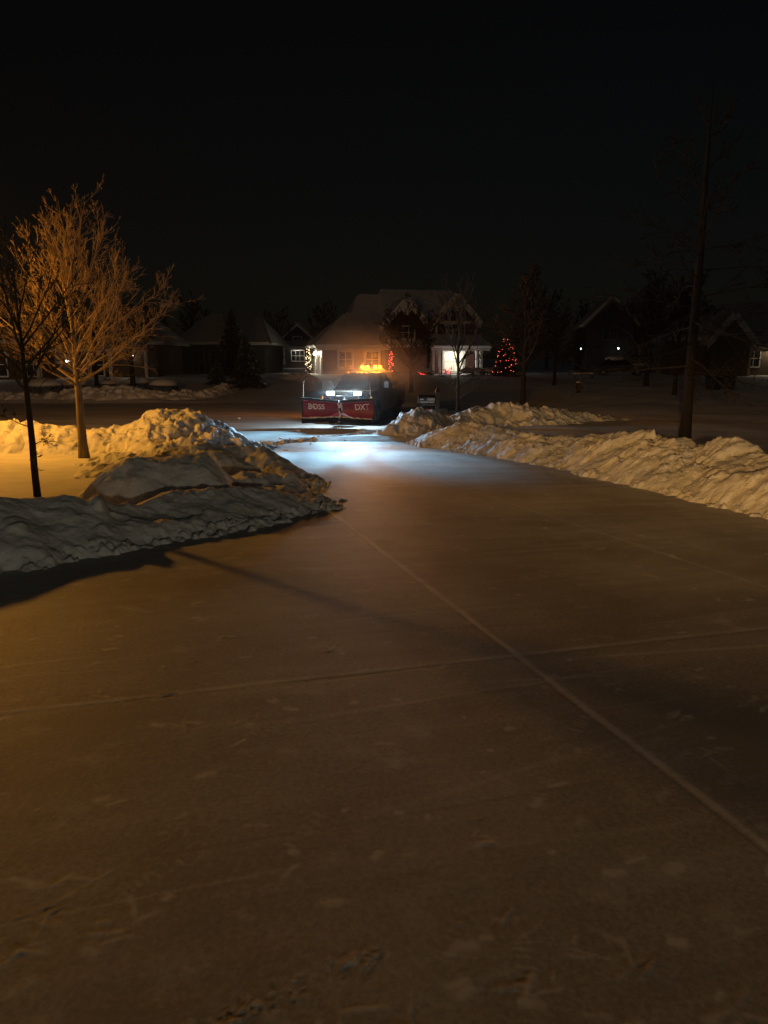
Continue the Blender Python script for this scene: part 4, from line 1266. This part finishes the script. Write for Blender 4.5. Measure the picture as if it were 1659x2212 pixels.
for x in (-.52, .52):
    h = MB(); h.bb(x - .155, x + .155, -.36, -.20, 1.15, 1.315); ho = h.build('plow_lamp', M['black'], plow, .02)
    l = MB(); l.bb(x - .14, x + .14, -.378, -.362, 1.165, 1.30); l.build('lamp_lens', M['led'], ho)
    for (yaw, dep, size, en) in ((-40, 15, 26, 1800), (0, 14.2, 23.5, 750), (34, 15, 25, 900), (0, 6.4, 7.6, 5000), (-20, 6.6, 7.6, 5400), (20, 7.0, 7.6, 3600)):
        li = bpy.data.lights.new('plow_lamp_beam', 'SPOT'); li.energy = en; li.color = (.32, .70, 1.0); li.spot_size = R(size); li.spot_blend = .7; li.shadow_soft_size = .06
        lo_ = bpy.data.objects.new('plow_lamp_beam', li); link(lo_, truck)
        lo_.location = (x, -.60, 1.36); lo_.rotation_euler = (R(90 - dep), 0, R(180 + yaw + 6)); lo_.scale = (2.2, 1, 1)
    point('plow_lamp_spill', (x, -.52, 1.30), 170, (.66, .88, 1.0), .04, parent=truck)

# ------------------------------------------------------------------ street lamp just outside the frame at the left, coach lamp on the house behind, added fill spot
LX, LY, LZ = -10.9, 15.8, 3.1
lp = tag(empty('street_lamp', (LX, LY, g1(LX, LY) + .05)), 'orange street lamp whose light reaches the left lawn from beyond the left edge', 'street lamp')
b = MB(); hz0 = LZ - lp.location.z
b.tube([(0, 0, -.2), (0, 0, .5), (0, 0, .55), (0, 0, hz0 - .2)], [.09, .09, .05, .045], 10); b.build('pole', M['black'], lp)
b = MB(); b.tube([(0, 0, hz0 + .20), (0, 0, hz0 + .25), (0, 0, hz0 + .38)], [.26, .24, .03], 12); b.tube([(0, 0, hz0 - .22), (0, 0, hz0 - .17)], [.06, .13], 12)
for k in range(4): b.tube([(.15 * math.cos(k * PI / 2), .15 * math.sin(k * PI / 2), hz0 - .18), (.2 * math.cos(k * PI / 2), .2 * math.sin(k * PI / 2), hz0 + .21)], .01, 5)
b.build('lantern_cage', M['black'], lp)
b = MB(); b.ball((0, 0, hz0), .028, 10, 6, 1.5); b.build('lamp_bulb', emit('sodium_bulb', (1, .5, .12), 60), lp)
point('sodium_light', (LX, LY, LZ + .005), 2050, (1.0, .41, .045), .15)
point('house_coach_light', (7.5, -15, 2.5), 1400, (1.0, .86, .58), .3)
fl = bpy.data.lights.new('bank_fill_spot', 'SPOT'); fl.energy = 7800; fl.color = (1.0, .52, .15); fl.spot_size = R(11); fl.spot_blend = .9; fl.shadow_soft_size = .12  # unseen spot added to light the right bank, cone stretched to miss the foreground
fo_ = link(bpy.data.objects.new('bank_fill_spot', fl)); fo_.location = (-3, -8, 2.3); fo_.rotation_euler = (R(90 - 5.2), 0, R(-22)); fo_.scale = (2.9, 1, 1)

# ------------------------------------------------------------------ air
hz_m, nt, p = new_mat('blowing_snow_air')
nt.nodes.remove(p)
v = N(nt, 'ShaderNodeVolumePrincipled')
v.inputs['Color'].default_value = (.9, .92, .95, 1); v.inputs['Density'].default_value = .00025; v.inputs['Anisotropy'].default_value = .35
nt.links.new(v.outputs[0], nt.nodes['Material Output'].inputs['Volume'])
b = MB(); b.bb(-170, 170, -25, 235, -3, 16)
tag(b.build('haze', hz_m), kind='stuff')
mist_m, nt, p = new_mat('drifting_snow')
nt.nodes.remove(p)
v = N(nt, 'ShaderNodeVolumePrincipled'); v.inputs['Color'].default_value = (.9, .92, .95, 1); v.inputs['Anisotropy'].default_value = .2
tc = N(nt, 'ShaderNodeTexCoord')
ln = N(nt, 'ShaderNodeVectorMath', operation='LENGTH'); nt.links.new(tc.outputs['Object'], ln.inputs[0])
mr = N(nt, 'ShaderNodeMapRange', interpolation_type='SMOOTHSTEP'); mr.inputs[1].default_value = .15; mr.inputs[2].default_value = .98; mr.inputs[3].default_value = 1; mr.inputs[4].default_value = 0
nt.links.new(ln.outputs['Value'], mr.inputs[0])
no = N(nt, 'ShaderNodeTexNoise', Scale=2.6, Detail=3.0); nt.links.new(tc.outputs['Object'], no.inputs['Vector'])
m1 = N(nt, 'ShaderNodeMath', operation='MULTIPLY'); nt.links.new(mr.outputs[0], m1.inputs[0]); nt.links.new(no.outputs['Fac'], m1.inputs[1])
m2 = N(nt, 'ShaderNodeMath', operation='MULTIPLY'); nt.links.new(m1.outputs[0], m2.inputs[0]); m2.inputs[1].default_value = .11
nt.links.new(m2.outputs[0], v.inputs['Density'])
nt.links.new(v.outputs[0], nt.nodes['Material Output'].inputs['Volume'])
b = MB(); b.ball((0, 0, 0), 1, 24, 14)
mo = tag(b.build('snow_mist', mist_m), kind='stuff'); mo.location = (-.9, 29.6, .75); mo.scale = (3.6, 3.9, 2.6)

# ------------------------------------------------------------------ night sky
wd = bpy.data.worlds.new('World'); scene.world = wd; wd.use_nodes = True
nt = wd.node_tree
bg = nt.nodes['Background']
sky = N(nt, 'ShaderNodeTexSky', sky_type='NISHITA'); sky.sun_disc = False; sky.sun_elevation = R(6); sky.sun_rotation = R(200)
hs = N(nt, 'ShaderNodeHueSaturation'); hs.inputs['Saturation'].default_value = .7
nt.links.new(sky.outputs[0], hs.inputs['Color']); nt.links.new(hs.outputs[0], bg.inputs['Color'])
bg.inputs['Strength'].default_value = .0008
sun = bpy.data.lights.new('night_fill', 'SUN'); sun.energy = .011; sun.angle = R(8); sun.color = (.85, .9, 1)  # weak sun lamp added as fill, no moon in view
so = link(bpy.data.objects.new('night_fill', sun)); so.rotation_euler = (R(55), 0, R(-20))

# ------------------------------------------------------------------ camera and render settings
cam = bpy.data.cameras.new('camera'); cam.sensor_fit = 'VERTICAL'; cam.sensor_height = 36; cam.lens = 36 * FPX / 2212
cam.clip_end = 1000; cam.clip_start = .05
co = link(bpy.data.objects.new('camera', cam)); co.location = (0, 0, CAM_Z); co.rotation_euler = (R(90) - PITCH, 0, 0)
scene.camera = co
scene.render.resolution_x = 768; scene.render.resolution_y = 1024
scene.view_settings.view_transform = 'Standard'; scene.view_settings.look = 'None'; scene.view_settings.exposure = .03; scene.view_settings.gamma = 1
cy = scene.cycles
cy.use_adaptive_sampling = False
cy.use_denoising = True
try: cy.denoiser = 'OPENIMAGEDENOISE'
except Exception: pass
cy.max_bounces = 5; cy.diffuse_bounces = 3; cy.glossy_bounces = 2; cy.transmission_bounces = 2; cy.volume_bounces = 0; cy.transparent_max_bounces = 4
cy.sample_clamp_indirect = 2.0
cy.sample_clamp_direct = 25.0
